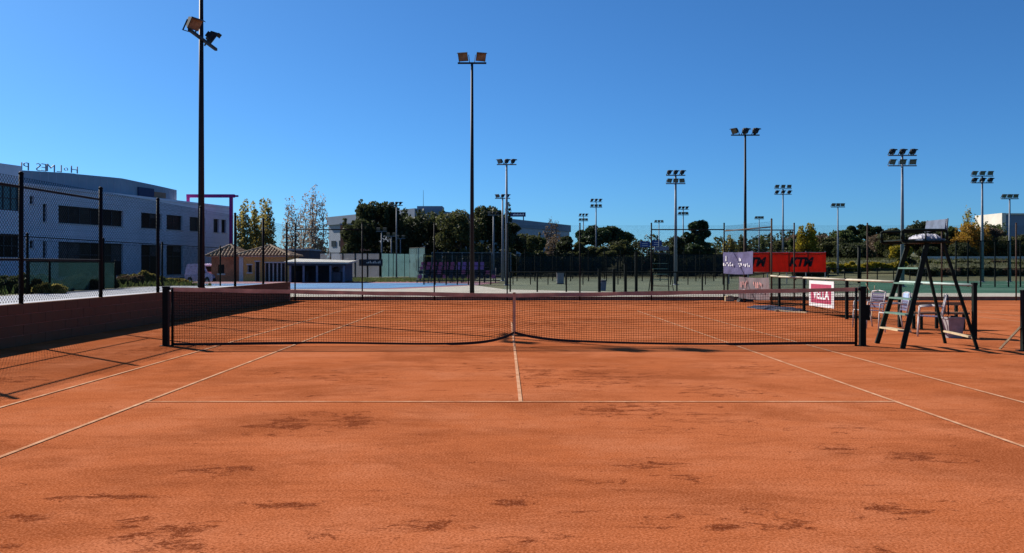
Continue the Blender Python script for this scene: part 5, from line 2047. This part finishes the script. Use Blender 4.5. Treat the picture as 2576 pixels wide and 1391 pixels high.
# shrubs between the path and the office building
LS = [(-30, 24.5, 690, 130, 'leaf_dark'), (60, 22, 694, 120, 'leaf_dark'), (125, 21.5, 712, 90, 'leaf_poplar'), (150, 24, 704, 90, 'leaf_mid'), (205, 25, 694, 110, 'leaf_dark'), (262, 27, 690, 100, 'leaf_dark'),
      (318, 30, 686, 90, 'leaf_brown'), (362, 33, 678, 80, 'leaf_poplar'), (408, 38, 684, 80, 'leaf_mid'), (450, 44, 684, 70, 'leaf_poplar'), (290, 29, 698, 60, 'leaf_olive'), (10, 26, 688, 110, 'leaf_dark')]
for i, (px, d, ty, w, mt) in enumerate(LS):
    x = LAT(px, d)
    cw = {'leaf_dark': 'dark green', 'leaf_mid': 'mid green', 'leaf_poplar': 'yellow green', 'leaf_olive': 'olive green', 'leaf_brown': 'brownish'}[mt]
    tree(px, d, ty, w, 'shrub', mt, '%s shrub between the raised path and the office building' % cw, 170 + i, 2600, .13, gz(x, d), group='%s shrubs by the raised path' % cw, name='shrub')
# hedge at the foot of the office building
tree(200, 62, 684, 420, 'shrub', 'leaf_dark', 'long dark hedge at the foot of the office building', 190, 6000, .22, -.2, name='shrub')
tree(-20, 56, 682, 300, 'shrub', 'leaf_dark', 'dark hedge in front of the near office wing', 191, 5000, .22, -.2, name='shrub')
# rough grass along the far edge of the blue court
rg = np.random.default_rng(5)


def grass(name, pts, n, h, mat, seed, label):
    rg = np.random.default_rng(seed)
    (x0, y0), (x1, y1) = pts
    x = x0 + (x1 - x0) * rg.random(n)
    y = y0 + (y1 - y0) * rg.random(n)
    z = np.array([gz(a, b) for a, b in zip(x, y)])
    hh = h * (.4 + .8 * rg.random(n))
    a = rg.uniform(0, 6.28, n)
    w = .05
    dx, dy = np.cos(a) * w, np.sin(a) * w
    lx, ly = rg.normal(0, .3, n) * hh, rg.normal(0, .3, n) * hh
    v = np.stack([np.stack([x - dx, y - dy, z], 1), np.stack([x + dx, y + dy, z], 1), np.stack([x + lx, y + ly, z + hh], 1)], 1).reshape(-1, 3)
    o = link(name, np_mesh(name, v, np.arange(n * 3).reshape(-1, 3), mat))
    return tag(o, label, 'grass', kind='stuff')


grass('grass', ((-20, 66.5), (-3, 84)), 9000, .16, 'leaf_mid', 1, 'short rough grass beyond the running track')
grass('grass', ((-34, 16), (-12.3, 36)), 16000, .2, 'leaf_mid', 2, 'rough grass beside the raised path')
grass('grass', ((30, 85), (66, 116)), 9000, .3, 'leaf_olive', 3, 'rough grass on the right slope')
# far wood that closes the view
cl, rd = [], []
rgp = random.Random(77)
for i in range(150):
    px = 560 + i * 14.5 + rgp.uniform(-8, 8)
    d = rgp.uniform(235, 270)
    h = rgp.uniform(3.5, 6.5) + (1.5 if px > 1900 else 0)
    cl.append((LAT(px, d), d, h * .5 + gz(LAT(px, d), d)))
    rd.append((rgp.uniform(2.5, 4.5), 2.5, h * .55))
me = leaf_mesh('woodland', cl, rd, 26000, .9, 'leaf_dark', 5, .4)
tag(link('woodland', me), 'far dark wood along the horizon', 'wood', kind='stuff')
